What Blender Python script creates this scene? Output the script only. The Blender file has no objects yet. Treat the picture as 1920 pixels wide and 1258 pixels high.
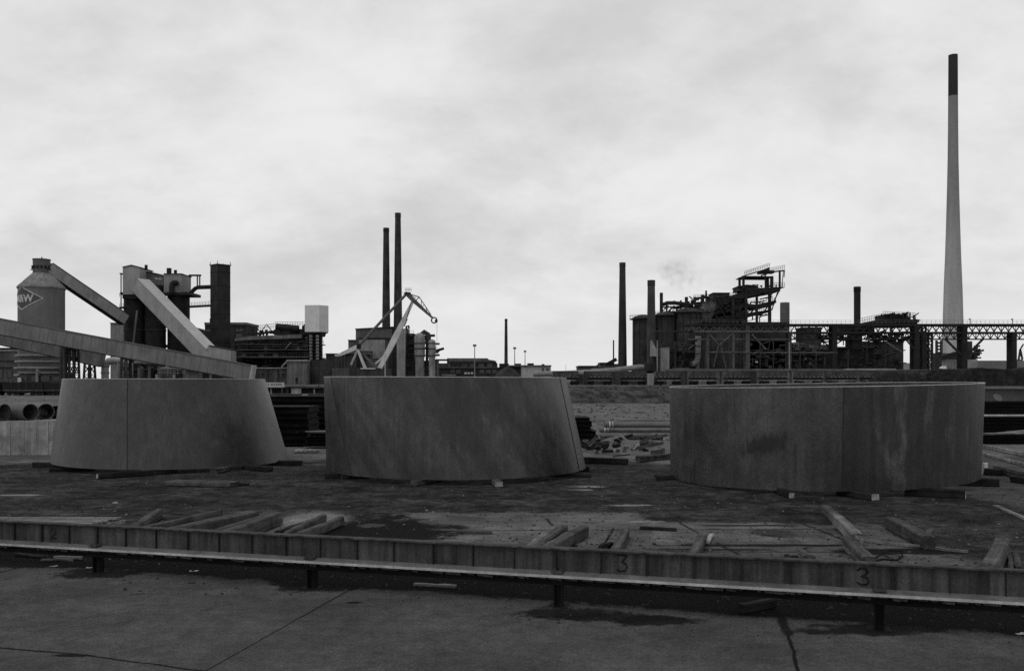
import bpy, bmesh, math, random
from mathutils import Vector, Matrix, noise as mnoise
random.seed(7)
S = bpy.context.scene
COL = S.collection
F, H, HY = 1707.0, 3.6, 715.0           # focal length in photo pixels, eye height, horizon row

def P(px, py, Y):                        # point of the place seen at a photo pixel, at distance Y
    return Vector(((px-960)/F*Y, Y, H-(py-HY)/F*Y))
def G(px, py, z=0.0):                    # the same for a point at height z
    Y = (H-z)*F/(py-HY)
    return Vector(((px-960)/F*Y, Y, z))
def smooth(x, a, b):
    t = min(1, max(0, (x-a)/(b-a))); return t*t*(3-2*t)

# ------------------------------------------------------------------ node helpers
class NT:
    def __init__(s, nt): s.nt = nt; s.n = nt.nodes; s.l = nt.links
    def node(s, t, **kw):
        n = s.n.new(t)
        for k, v in kw.items(): setattr(n, k, v)
        return n
    def put(s, sock, v):
        if isinstance(v, (int, float)):
            sock.default_value = v if not hasattr(sock.default_value, '__len__') else (v, v, v, 1)[:len(sock.default_value)]
        elif isinstance(v, (tuple, list)): sock.default_value = v
        else: s.l.new(v, sock)
    def m(s, op, *a, clamp=False):
        n = s.node('ShaderNodeMath', operation=op); n.use_clamp = clamp
        for i, v in enumerate(a): s.put(n.inputs[i], v)
        return n.outputs[0]
    def noise(s, vec, scale=1, detail=5, rough=.55, sx=(1, 1, 1), warp=0.):
        mp = s.node('ShaderNodeMapping'); s.l.new(vec, mp.inputs[0]); mp.inputs['Scale'].default_value = sx
        n = s.node('ShaderNodeTexNoise'); s.l.new(mp.outputs[0], n.inputs['Vector']); n.inputs['Distortion'].default_value = warp
        n.inputs['Scale'].default_value = scale; n.inputs['Detail'].default_value = detail; n.inputs['Roughness'].default_value = rough
        return n.outputs['Fac']
    def ramp(s, v, a, b, lo=0., hi=1., kind='SMOOTHSTEP'):
        n = s.node('ShaderNodeMapRange'); n.interpolation_type = kind; n.clamp = True
        for i, x in enumerate((v, a, b, lo, hi)): s.put(n.inputs[i], x)
        return n.outputs[0]
    def mix(s, f, a, b):               # floats
        n = s.node('ShaderNodeMix', data_type='FLOAT'); n.clamp_factor = True
        s.put(n.inputs[0], f); s.put(n.inputs[2], a); s.put(n.inputs[3], b)
        return n.outputs[0]
    def xyz(s, vec):
        n = s.node('ShaderNodeSeparateXYZ'); s.l.new(vec, n.inputs[0]); return n.outputs
    def grey(s, v):
        n = s.node('ShaderNodeCombineColor')
        for i in range(3): s.put(n.inputs[i], v)
        return n.outputs[0]

def newmat(name):
    m = bpy.data.materials.new(name); m.use_nodes = True
    t = NT(m.node_tree); bs = m.node_tree.nodes['Principled BSDF']
    return m, t, bs
MATS = {}
def M(name, v, amp=.3, sc=.6, rough=.85, streak=0., spec=.18, metal=0., bump=.0, fine=.12, fsc=12., grain=0.):
    if name in MATS: return MATS[name]
    m, t, bs = newmat(name)
    tc = t.node('ShaderNodeTexCoord'); oi = t.node('ShaderNodeObjectInfo')
    ad = t.node('ShaderNodeVectorMath', operation='ADD')
    t.l.new(tc.outputs['Object'], ad.inputs[0])
    cm = t.node('ShaderNodeCombineXYZ'); r = t.m('MULTIPLY', oi.outputs['Random'], 57.)
    for i in range(3): t.l.new(r, cm.inputs[i])
    t.l.new(cm.outputs[0], ad.inputs[1]); vec = ad.outputs[0]
    a = t.noise(vec, sc, 6, .6); a = t.ramp(a, .33, .67, 1-amp, 1+amp, 'LINEAR')
    val = t.m('MULTIPLY', a, v*.84)
    if streak:
        s_ = t.noise(vec, sc*5, 5, .65, (1, 1, .06)); s_ = t.ramp(s_, .35, .65, 1-streak, 1+streak, 'LINEAR')
        val = t.m('MULTIPLY', val, s_)
    if grain:
        g_ = t.noise(vec, 3., 6, .7, (.09, 4., 4.)); val = t.m('MULTIPLY', val, t.ramp(g_, .34, .66, 1-grain, 1+grain, 'LINEAR'))
    f_ = t.noise(vec, fsc, 3, .7); val = t.m('MULTIPLY', val, t.ramp(f_, .3, .7, 1-fine, 1+fine, 'LINEAR'))
    val = t.m('MULTIPLY', val, t.ramp(oi.outputs['Random'], 0, 1, .88, 1.12, 'LINEAR'))
    t.l.new(t.grey(val), bs.inputs['Base Color'])
    bs.inputs['Roughness'].default_value = rough; bs.inputs['Metallic'].default_value = metal
    bs.inputs['Specular IOR Level'].default_value = spec
    if bump:
        b = t.node('ShaderNodeBump'); b.inputs['Strength'].default_value = bump; b.inputs['Distance'].default_value = .03
        t.l.new(f_, b.inputs['Height']); t.l.new(b.outputs[0], bs.inputs['Normal'])
    MATS[name] = m; return m

# ------------------------------------------------------------------ mesh builder
def origin(o):
    v = Vector((0, 0, 0))
    while o is not None: v = v+o.location; o = o.parent
    return v
class MB:
    def __init__(s): s.v = []; s.f = []
    def add(s, vs, fs):
        n = len(s.v); s.v += [tuple(x) for x in vs]; s.f += [tuple(i+n for i in f) for f in fs]; return s
    def obox(s, c, ax, ay, az):
        c = Vector(c); vs = [c+ax*i+ay*j+az*k for i in (-1, 1) for j in (-1, 1) for k in (-1, 1)]
        return s.add(vs, [(0, 1, 3, 2), (4, 6, 7, 5), (0, 4, 5, 1), (2, 3, 7, 6), (0, 2, 6, 4), (1, 5, 7, 3)])
    def box(s, x0, x1, y0, y1, z0, z1):
        return s.obox(((x0+x1)/2, (y0+y1)/2, (z0+z1)/2), Vector(((x1-x0)/2, 0, 0)), Vector((0, (y1-y0)/2, 0)), Vector((0, 0, (z1-z0)/2)))
    def bar(s, p, q, w, h=None, up=None):          # straight bar, w across, h along up
        p, q = Vector(p), Vector(q); h = h or w
        d = (q-p); L = d.length
        if L < 1e-6: return s
        d /= L; up = Vector(up) if up else Vector((0, 0, 1))
        if abs(d.dot(up)) > .98: up = Vector((0, 1, 0))
        sd = d.cross(up).normalized(); u = sd.cross(d)
        return s.obox((p+q)/2, d*(L/2), sd*(w/2), u*(h/2))
    def rough(s, p, q, w, h, j=.012, n=7, ch=.02, twist=0.):    # weathered timber, chamfered and uneven
        p, q = Vector(p), Vector(q); d = q-p; L = d.length; d /= L; bend = random.uniform(-1, 1)*.009
        sd = d.cross(Vector((0, 0, 1))).normalized(); u = sd.cross(d)
        prof = [(-w/2+ch, -h/2), (w/2-ch, -h/2), (w/2, -h/2+ch), (w/2, h/2-ch), (w/2-ch, h/2), (-w/2+ch, h/2), (-w/2, h/2-ch), (-w/2, -h/2+ch)]
        vs = []
        for i in range(n+1):
            t = i/n; a = random.uniform(-j, j); b = random.uniform(-j, j)*.5
            bow = bend*L*math.sin(math.pi*t)
            for (x, y) in prof: vs.append(p+d*(L*t+(random.uniform(-1, 1)*min(.035, w*.14) if i in (0, n) else 0))+sd*(x+bow+a*.6+random.uniform(-j, j)*.5)+u*(y+b+random.uniform(-j, j)*.4))
        fs = [(i*8+k, i*8+(k+1) % 8, (i+1)*8+(k+1) % 8, (i+1)*8+k) for i in range(n) for k in range(8)]
        fs += [tuple(range(8)), tuple(n*8+k for k in reversed(range(8)))]
        return s.add(vs, fs)
    def tube(s, p, q, r, r1=None, n=12, caps=True):
        p, q = Vector(p), Vector(q); r1 = r if r1 is None else r1
        d = (q-p).normalized(); a = d.orthogonal().normalized(); b = d.cross(a); vs = []
        for c, rr in ((p, r), (q, r1)):
            for i in range(n): t = 2*math.pi*i/n; vs.append(c+(a*math.cos(t)+b*math.sin(t))*rr)
        fs = [(i, (i+1) % n, n+(i+1) % n, n+i) for i in range(n)]
        if caps: fs += [tuple(range(n))[::-1], tuple(range(n, 2*n))]
        return s.add(vs, fs)
    def path(s, pts, r, n=8):
        pts = [Vector(p) for p in pts]; vs = []; ref = None
        for i, p in enumerate(pts):
            d = (pts[min(i+1, len(pts)-1)]-pts[max(i-1, 0)]).normalized()
            a = d.orthogonal().normalized() if ref is None else (ref-d*ref.dot(d)).normalized()
            ref = a; b = d.cross(a)
            for k in range(n): t = 2*math.pi*k/n; vs.append(p+(a*math.cos(t)+b*math.sin(t))*r)
        fs = [(i*n+k, i*n+(k+1) % n, (i+1)*n+(k+1) % n, (i+1)*n+k) for i in range(len(pts)-1) for k in range(n)]
        fs += [tuple(range(n))[::-1], tuple((len(pts)-1)*n+k for k in range(n))]
        return s.add(vs, fs)
    def lathe(s, cx, cy, prof, n=32):
        vs = []
        for (r, z) in prof:
            for i in range(n): t = 2*math.pi*i/n; vs.append((cx+r*math.cos(t), cy+r*math.sin(t), z))
        m = len(prof); fs = [(j*n+i, j*n+(i+1) % n, (j+1)*n+(i+1) % n, (j+1)*n+i) for j in range(m-1) for i in range(n)]
        fs += [tuple(range(n))[::-1], tuple((m-1)*n+i for i in range(n))]
        return s.add(vs, fs)
    def extr(s, pts, off):                        # polygon swept along a vector
        pts = [Vector(p) for p in pts]; off = Vector(off); n = len(pts)
        return s.add(pts+[p+off for p in pts], [tuple(range(n)), tuple(range(2*n-1, n-1, -1))]+[(i, (i+1) % n, n+(i+1) % n, n+i) for i in range(n)])
    # --- shapes given by where they show in the photograph, standing at distance Y with depth d
    def pb(s, x0, y0, x1, y1, Y, d):
        a, b = P(x0, y1, Y), P(x1, y0, Y); return s.box(a.x, b.x, Y, Y+d, a.z, b.z)
    def pp(s, pts, Y, d): return s.extr([P(x, y, Y) for x, y in pts], (0, d, 0))
    def pbar(s, a, b, Y, w, h=None, Y2=None):
        return s.bar(P(a[0], a[1], Y), P(b[0], b[1], Y2 or Y), w, h, up=(0, 0, 1))
    def ptube(s, a, b, Y, r, r1=None, Y2=None, n=10): return s.tube(P(a[0], a[1], Y), P(b[0], b[1], Y2 or Y), r, r1, n)
    def rail(s, a, b, h=1.1, n=None, w=.07):      # handrail between two world points
        a, b = Vector(a), Vector(b); L = (b-a).length; n = n or max(1, int(L/2))
        for k in (h, h*.5): s.bar(a+Vector((0, 0, k)), b+Vector((0, 0, k)), w)
        for i in range(n+1): p = a.lerp(b, i/n); s.bar(p, p+Vector((0, 0, h)), w)
        return s
    def clutter(s, x0, y0, x1, y1, Y, d, n, small=.25, big=1.2):
        for _ in range(n):
            a = P(random.uniform(x0, x1), random.uniform(y0, y1), Y+random.uniform(0, d)); k = random.random(); L = random.uniform(big, big*5)
            if k < .35: s.tube(a, a+Vector((L, 0, random.choice((0, 0, .3*L)))), random.uniform(small*.5, small*1.3), n=8)
            elif k < .6: s.tube(a, a-Vector((0, 0, L*.8)), random.uniform(small*.5, small*1.2), n=8)
            elif k < .8:
                b = Vector((random.uniform(.4, 1)*big, random.uniform(.4, 1)*big, random.uniform(.4, 1)*big)); s.box(a.x-b.x, a.x+b.x, a.y-b.y, a.y+b.y, a.z-b.z, a.z+b.z)
            else: s.bar(a, a+Vector((random.uniform(-1, 1)*L, 0, random.uniform(-1, 1)*L)), small)
        return s
    def build(s, name, mat, parent=None, smoothed=False, ang=40):
        me = bpy.data.meshes.new(name)
        if parent is not None: o_ = origin(parent)
        else:
            xs = [v[0] for v in s.v]; ys = [v[1] for v in s.v]; zs = [v[2] for v in s.v]
            o_ = Vector(((min(xs)+max(xs))/2, (min(ys)+max(ys))/2, min(zs)))
        me.from_pydata([Vector(v)-o_ for v in s.v], [], s.f)
        bm = bmesh.new(); bm.from_mesh(me); bmesh.ops.recalc_face_normals(bm, faces=bm.faces); bm.to_mesh(me); bm.free()
        me.materials.append(mat)
        if smoothed:
            for p in me.polygons: p.use_smooth = True
            me.set_sharp_from_angle(angle=math.radians(ang))
        o = bpy.data.objects.new(name, me); COL.objects.link(o)
        if parent is not None: o.parent = parent
        else: o.location = o_
        return o
def tag(o, label=None, cat=None, group=None, kind=None):
    for k, v in (('label', label), ('category', cat), ('group', group), ('kind', kind)):
        if v: o[k] = v
    return o
def thing(name, label, cat, loc, group=None):
    o = bpy.data.objects.new(name, None); o.empty_display_size = .3; o.location = loc; COL.objects.link(o)
    return tag(o, label, cat, group)
def copy_tree(o, parent=None):
    c = o.copy(); COL.objects.link(c)
    if parent is not None: c.parent = parent
    for ch in list(o.children): copy_tree(ch, c)
    return c

# ------------------------------------------------------------------ camera, sky, sun
cam = bpy.data.cameras.new('camera'); co = bpy.data.objects.new('camera', cam); COL.objects.link(co)
cam.sensor_width = 36; cam.lens = F/1920*36; cam.shift_y = (HY-629)/1920
cam.clip_start = .1; cam.clip_end = 9000
co.location = (0, 0, H); co.rotation_euler = (math.radians(90), 0, 0); S.camera = co
SUN_EL, SUN_AZ = math.radians(58), math.radians(222)     # azimuth clockwise from +Y: behind and a little left
w = bpy.data.worlds.new('World'); S.world = w; w.use_nodes = True
t = NT(w.node_tree); bg = w.node_tree.nodes['Background']
sky = t.node('ShaderNodeTexSky'); sky.sky_type = 'NISHITA'; sky.sun_disc = False
sky.sun_elevation = SUN_EL; sky.sun_rotation = SUN_AZ; sky.dust_density = 4; sky.air_density = 1
bw = t.node('ShaderNodeRGBToBW'); t.l.new(sky.outputs[0], bw.inputs[0])
tc = t.node('ShaderNodeTexCoord'); X = t.xyz(tc.outputs['Generated'])
zz = t.m('ADD', t.m('MAXIMUM', X[2], 0.), .42)
cv = t.node('ShaderNodeCombineXYZ'); t.l.new(t.m('DIVIDE', X[0], zz), cv.inputs[0]); t.l.new(t.m('DIVIDE', X[1], zz), cv.inputs[1]); cv.inputs[2].default_value = 3.7
c1 = t.noise(cv.outputs[0], 2.1, 9, .56, (1, 1.15, 1), .3); c2 = t.noise(cv.outputs[0], 7., 7, .62, (1, 1.2, 1))
c3 = t.noise(cv.outputs[0], .95, 3, .5)
cl = t.m('ADD', t.m('MULTIPLY', c1, .6), t.m('ADD', t.m('MULTIPLY', c2, .22), t.m('MULTIPLY', c3, .32)))
cl = t.ramp(cl, .42, .70, .74, 1.02, 'SMOOTHSTEP')
low = t.ramp(X[2], .0, .14, 1., 0.)                      # the overcast is thin and even near the horizon
cl = t.mix(t.m('MULTIPLY', low, .75), cl, 1.0)
high = t.ramp(X[2], .38, .60, 1., .48); cl = t.m('MULTIPLY', cl, high)          # unseen upper sky dimmed to lower the light on the scene
base = t.mix(.88, bw.outputs[0], 9.0)
t.l.new(t.grey(t.m('MULTIPLY', base, cl)), bg.inputs['Color']); bg.inputs['Strength'].default_value = .1
sl = bpy.data.lights.new('sun', 'SUN'); sl.energy = .6; sl.angle = math.radians(25); sl.color = (1, .998, .995)
so = bpy.data.objects.new('sun', sl); COL.objects.link(so)
sd = Vector((math.sin(SUN_AZ)*math.cos(SUN_EL), math.cos(SUN_AZ)*math.cos(SUN_EL), math.sin(SUN_EL)))
so.rotation_euler = (-sd).to_track_quat('-Z', 'Y').to_euler(); so.location = (0, -20, 60)
S.view_settings.view_transform = 'Standard'; S.view_settings.look = 'None'; S.view_settings.exposure = 0; S.view_settings.gamma = 1
S.view_settings.use_curve_mapping = False
S.render.filter_size = 1.7
try: S.cycles.use_denoising = False; S.cycles.max_bounces = 6
except Exception: pass

# ------------------------------------------------------------------ ground
GA, GB = Vector((-7.7, 17.15, 0)), Vector((5.3, 13.25, 0))   # post line of the steel barrier
GU = (GB-GA).normalized(); GN = Vector((GU.y, -GU.x, 0))      # GN points to the camera side
def height(x, y):
    r = 2.8*smooth(y, 152, 184)
    l = smooth(y, 50, 110)*1.0+smooth(y, 110, 148)*.3+smooth(y, 160, 190)*1.5
    k = smooth(x, -58, -36)
    return l*(1-k)+r*k
def axis(spans):
    out = []
    for a, b, st in spans:
        v = a
        while v < b-1e-6: out.append(v); v += st
    return out+[spans[-1][1]]
xs = axis([(-4000, -800, 400), (-800, -240, 40), (-240, 240, 6), (240, 800, 40), (800, 4000, 400)])
ys = axis([(-60, 40, 10), (40, 140, 5), (140, 200, 2), (200, 400, 20), (400, 6000, 400)])
g = MB(); nx = len(xs)
for y in ys:
    for x in xs: 
        z = height(x, y)
        if 150 < y < 190: z += (mnoise.noise(Vector((x*.15, y*.2, 0)))*.18)*smooth(z, 0, .5)
        g.v.append((x, y, z))
g.f = [(j*nx+i, j*nx+i+1, (j+1)*nx+i+1, (j+1)*nx+i) for j in range(len(ys)-1) for i in range(nx-1)]
m, t, bs = newmat('yard_ground')
geo = t.node('ShaderNodeNewGeometry'); pos = geo.outputs['Position']; x, y, z = t.xyz(pos)
n1 = t.noise(pos, .35, 6, .6); n2 = t.noise(pos, 1.3, 10, .74); n3 = t.noise(pos, 14, 4, .7); n4 = t.noise(pos, .9, 7, .65, (.8, 1., 1))
def blob(cx, cy, rx, ry, rag=.9, nz=None):           # ragged patch, 1 inside
    dx = t.m('DIVIDE', t.m('SUBTRACT', x, cx), rx); dy = t.m('DIVIDE', t.m('SUBTRACT', y, cy), ry)
    r = t.m('SQRT', t.m('ADD', t.m('MULTIPLY', dx, dx), t.m('MULTIPLY', dy, dy)))
    r = t.m('ADD', r, t.m('MULTIPLY', t.m('SUBTRACT', nz or n2, .5), rag*2))
    return t.ramp(r, 1.25, .8)
def rect(x0, x1, y0, y1, rag=1.5, soft=.25, nz=None):
    k = t.m('MULTIPLY', t.m('SUBTRACT', nz or n2, .5), rag*2)
    xa = t.m('ADD', x, k); ya = t.m('ADD', y, k)
    a = t.m('MULTIPLY', t.ramp(xa, x0-soft, x0+soft), t.ramp(xa, x1+soft, x1-soft))
    b = t.m('MULTIPLY', t.ramp(ya, y0-soft, y0+soft), t.ramp(ya, y1+soft, y1-soft))
    return t.m('MULTIPLY', a, b)
def over(val, mask, v): return t.mix(mask, val, v)
val = t.m('MULTIPLY', t.ramp(n1, .35, .65, .65, 1.35, 'LINEAR'), t.ramp(n4, .36, .64, .55, 1.5, 'LINEAR'))
val = t.m('MULTIPLY', val, t.m('MULTIPLY', t.ramp(t.noise(pos, 2.6, 8, .74), .36, .64, .3, 1.7, 'LINEAR'), .042))
pale = t.m('MULTIPLY', t.ramp(n2, .34, .66, .6, 1.35, 'LINEAR'), t.ramp(n1, .35, .65, .8, 1.2, 'LINEAR'))
sand = t.m('MULTIPLY', pale, t.m('MULTIPLY', t.ramp(t.noise(pos, 3., 6, .75), .3, .7, .65, 1.25, 'LINEAR'), .165))
val = over(val, t.ramp(t.m('ADD', y, t.m('MULTIPLY', n1, 14)), 46, 50), sand)           # pale dust beyond the rings
tuft = t.m('MULTIPLY', t.ramp(t.noise(pos, .7, 5, .65, (.7, .13, 1)), .54, .60), t.ramp(y, 70, 84))
val = over(val, t.m('MULTIPLY', tuft, .75), .06)
val = over(val, rect(14.5, 60, 26, 44, .8), t.m('MULTIPLY', pale, .09))
val = over(val, rect(-40, -16.5, 41.5, 50, .5), t.m('MULTIPLY', pale, .11))
# broken concrete apron between barrier and rings
val = over(val, t.m('MULTIPLY', rect(-3.0, 3.4, 14, 25.0, 1.9, .10), 1.0), t.m('MULTIPLY', pale, .15))
val = over(val, t.m('MULTIPLY', rect(2.6, 9.2, 10, 23.0, 1.7, .12), .95), t.m('MULTIPLY', pale, .12))
val = over(val, rect(3.4, 6.8, 20.6, 23.2, .9, .1), t.m('MULTIPLY', pale, .17))
jt = None                                              # joints of the old slabs
for ax_, c_, sl in ((x, 1.35, .12), (x, 4.6, .10), (x, 7.6, .08), (y, 19.3, .02), (y, 22.1, -.03)):
    o_ = y if ax_ is x else x; d_ = t.m('ABSOLUTE', t.m('SUBTRACT', t.m('ADD', ax_, t.m('ADD', t.m('MULTIPLY', t.m('SUBTRACT', o_, 20 if ax_ is x else 3), sl), t.m('MULTIPLY', t.m('SUBTRACT', n2, .5), .25))), c_)); k_ = t.ramp(d_, .07, .025); jt = k_ if jt is None else t.m('MAXIMUM', jt, k_)
val = over(val, t.m('MULTIPLY', t.m('MULTIPLY', jt, rect(-3, 9.2, 14, 24, .3)), .8), .016)
val = over(val, blob(-5.2, 22.6, 1.0, 2.4, .5), t.m('MULTIPLY', pale, .24))
val = over(val, blob(-3.1, 21.8, 1.7, 2.3, 1.1), .014)
val = over(val, blob(-1.4, 23.5, .9, .5, 1.2), .12)
val = over(val, blob(5.6, 18.2, .5, .5, .8), .016)
val = over(val, blob(8.4, 19.3, 1.8, .35, .8), .018)
val = over(val, t.m('MULTIPLY', rect(-30, 40, 15, 29, 3.), t.ramp(t.noise(pos, 1.1, 7, .7, (.8, 1.1, 1)), .56, .68, 0, .75)), .018)
for (px, py, rx, ry) in ((1450, 1000, .5, .6), (1400, 985, 1.2, .12), (1180, 947, .7, .16), (1095, 912, .6, .2), (1090, 918, .5, .15), (40, 928, .8, .15), (1430, 1022, 2.2, .15), (1340, 1030, 1.3, .1)):
    q = G(px, py); dark = px in (1450, 1430, 1340, 1400)
    val = over(val, blob(q.x, q.y, rx, ry, .7), .02 if dark else .16)
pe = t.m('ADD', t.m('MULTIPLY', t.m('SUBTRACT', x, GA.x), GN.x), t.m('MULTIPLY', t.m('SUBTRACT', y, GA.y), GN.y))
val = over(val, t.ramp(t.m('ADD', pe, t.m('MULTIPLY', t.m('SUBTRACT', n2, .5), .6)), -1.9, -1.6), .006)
wet = None                                             # thin puddles that mirror the sky
for (px, py, rx, ry) in ((1095, 912, .75, .22), (1090, 918, .6, .16), (1180, 947, .7, .16), (40, 928, .8, .15), (1000, 968, .9, .25), (880, 972, .8, .3), (1450, 998, 1.1, .3), (1500, 1004, .9, .2), (810, 978, .35, .3), (700, 985, .4, .2), (1210, 978, .6, .15), (560, 975, .5, .2), (1340, 1012, .8, .2), (740, 960, .4, .12)):
    q = G(px, py); k_ = blob(q.x, q.y, rx*.8, ry*1.4, 1.5); wet = k_ if wet is None else t.m('MAXIMUM', wet, k_)
val = over(val, t.m('MULTIPLY', wet, .6), .03)
# bank of rough grass under the railway
bank = t.m('MULTIPLY', t.ramp(y, 150, 152), t.ramp(x, -60, -40))
bv = t.m('MULTIPLY', t.ramp(t.noise(pos, .8, 5, .7, (.6, .14, 1)), .38, .62, .3, 1.8, 'LINEAR'), .05)
val = over(val, bank, bv)
val = over(val, t.m('MULTIPLY', t.m('MULTIPLY', t.ramp(y, 148.5, 149.5), t.ramp(y, 154, 152)), .8), .03)
val = over(val, t.m('MULTIPLY', t.ramp(z, 2.55, 2.75), .7), .13)
val = over(val, t.m('MULTIPLY', t.ramp(y, 186, 192), .8), .07)
val = t.m('MULTIPLY', val, t.ramp(n3, .3, .7, .55, 1.45, 'LINEAR'))
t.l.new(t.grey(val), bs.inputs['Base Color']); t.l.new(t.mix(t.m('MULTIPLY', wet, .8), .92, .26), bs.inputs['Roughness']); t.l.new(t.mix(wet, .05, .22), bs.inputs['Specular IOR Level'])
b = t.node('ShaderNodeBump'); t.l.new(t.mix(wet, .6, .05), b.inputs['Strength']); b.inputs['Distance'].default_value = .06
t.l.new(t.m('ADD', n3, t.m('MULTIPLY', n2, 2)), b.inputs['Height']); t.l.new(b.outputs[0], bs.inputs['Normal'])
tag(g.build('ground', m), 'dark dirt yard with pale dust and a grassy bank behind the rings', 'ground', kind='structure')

# near asphalt, its far edge just behind the barrier posts
e = GN*-.62
m, t, bs = newmat('asphalt')
geo = t.node('ShaderNodeNewGeometry'); pos = geo.outputs['Position']; x, y, z = t.xyz(pos)
n1 = t.noise(pos, .5, 5, .6); n2 = t.noise(pos, 1.6, 10, .74); n3 = t.noise(pos, 26, 3, .75); n5 = t.noise(pos, 90, 2, .8)
val = t.m('MULTIPLY', t.ramp(n1, .35, .65, .78, 1.2, 'LINEAR'), .090)
val = t.m('MULTIPLY', val, t.ramp(t.noise(pos, 3.2, 8, .7), .35, .65, .8, 1.2, 'LINEAR'))
def line(a, b_, wd, v, wob=.12, strength=1.):
    global val
    a = Vector(a[:2]); b_ = Vector(b_[:2]); d = b_-a; L = d.length; d /= L
    px_ = t.m('SUBTRACT', x, a.x); py_ = t.m('SUBTRACT', y, a.y)
    al = t.m('ADD', t.m('MULTIPLY', px_, d.x), t.m('MULTIPLY', py_, d.y))
    pe = t.m('ADD', t.m('MULTIPLY', px_, -d.y), t.m('MULTIPLY', py_, d.x))
    pe = t.m('ABSOLUTE', t.m('ADD', pe, t.m('MULTIPLY', t.m('SUBTRACT', n2, .5), wob*2)))
    k = t.m('MULTIPLY', t.ramp(pe, wd, wd*.35), t.m('MULTIPLY', t.ramp(al, -.1, .1), t.ramp(al, L+.1, L-.1)))
    val = over(val, t.m('MULTIPLY', k, strength), v)
line(G(300, 1310), G(560, 1162), .022, .022, .02); line(G(560, 1162), G(665, 1103), .03, .02, .03)
line(G(-160, 1205), G(150, 1230), .04, .014, .06); line(G(150, 1230), G(480, 1275), .035, .014, .06)
line(G(1462, 1150), G(1478, 1195), .10, .015, .1); line(G(1474, 1185), G(1520, 1330), .035, .014, .07)
line(G(-40, 1085), G(100, 1050), .05, .02, .1)
for p_, rx, ry in ((G(190, 1076), .75, .45), (G(595, 1103), .75, .35), (G(1060, 1152), .75, .33), (G(1150, 1160), 1.0, .25), (G(1640, 1183), 1.05, .34), (G(1450, 1148), .9, .25), (G(1230, 1165), .6, .28), (G(60, 1060), 2.4, .35), (G(640, 1095), 1.2, .5), (G(135, 1232), .25, .06), (G(665, 1132), .12, .06)):
    val = over(val, t.m('MULTIPLY', blob(p_.x, p_.y, rx, ry, 1.3), .9), .009)
# near-black ragged strip along the foot of the barrier and behind it
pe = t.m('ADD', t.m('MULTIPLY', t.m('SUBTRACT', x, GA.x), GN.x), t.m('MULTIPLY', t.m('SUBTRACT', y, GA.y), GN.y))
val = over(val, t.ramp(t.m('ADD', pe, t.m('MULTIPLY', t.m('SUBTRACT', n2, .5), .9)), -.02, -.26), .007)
for p_, r_ in ((G(205, 1142), .22), (G(122, 1130), .16), (G(405, 1150), .12), (G(412, 1112), .2), (G(1240, 1240), .1)):
    val = over(val, t.m('MULTIPLY', blob(p_.x, p_.y, r_, r_, 1.8), .3), .15)
val = t.m('MULTIPLY', val, t.m('MULTIPLY', t.ramp(n3, .3, .7, .65, 1.35, 'LINEAR'), t.ramp(n5, .3, .7, .6, 1.4, 'LINEAR')))
val = over(val, t.ramp(t.noise(pos, 7, 3, .5), .79, .81), .2)
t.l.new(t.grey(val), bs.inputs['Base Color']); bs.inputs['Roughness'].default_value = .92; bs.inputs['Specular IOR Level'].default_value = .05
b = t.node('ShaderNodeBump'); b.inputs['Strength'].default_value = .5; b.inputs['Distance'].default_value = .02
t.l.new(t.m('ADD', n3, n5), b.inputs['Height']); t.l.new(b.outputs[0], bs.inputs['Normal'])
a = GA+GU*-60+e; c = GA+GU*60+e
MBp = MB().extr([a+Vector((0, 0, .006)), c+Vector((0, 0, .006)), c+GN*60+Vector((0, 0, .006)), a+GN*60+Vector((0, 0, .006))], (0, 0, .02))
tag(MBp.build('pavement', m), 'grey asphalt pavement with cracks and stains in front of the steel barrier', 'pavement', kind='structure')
# far low hills
hm = M('far_land', .2, .25, .01, .95)
for nm, x0, x1, Y, zt in (('hills', 300, 1400, 900, 25), ('hills', -40, 420, 1500, 22)):
    g = MB(); n = 40; vs = []
    for i in range(n+1):
        xx = x0+(x1-x0)*i/n; hgt = 2.5+(zt-2.5)*smooth(i, 0, 5)*smooth(n-i, 0, 5)*(.94+.06*mnoise.noise(Vector((xx*.02, 1, 0))))
        vs += [(xx, Y, 2.5), (xx, Y+60, hgt), (xx, Y+160, hgt), (xx, Y+260, 2.5)]
    g.add(vs, [(4*i+k, 4*i+4+k, 4*i+5+k, 4*i+1+k) for i in range(n) for k in range(3)])
    tag(g.build(nm, hm, smoothed=True), 'low pale ridge of land on the horizon', 'hill', kind='structure')
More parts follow.
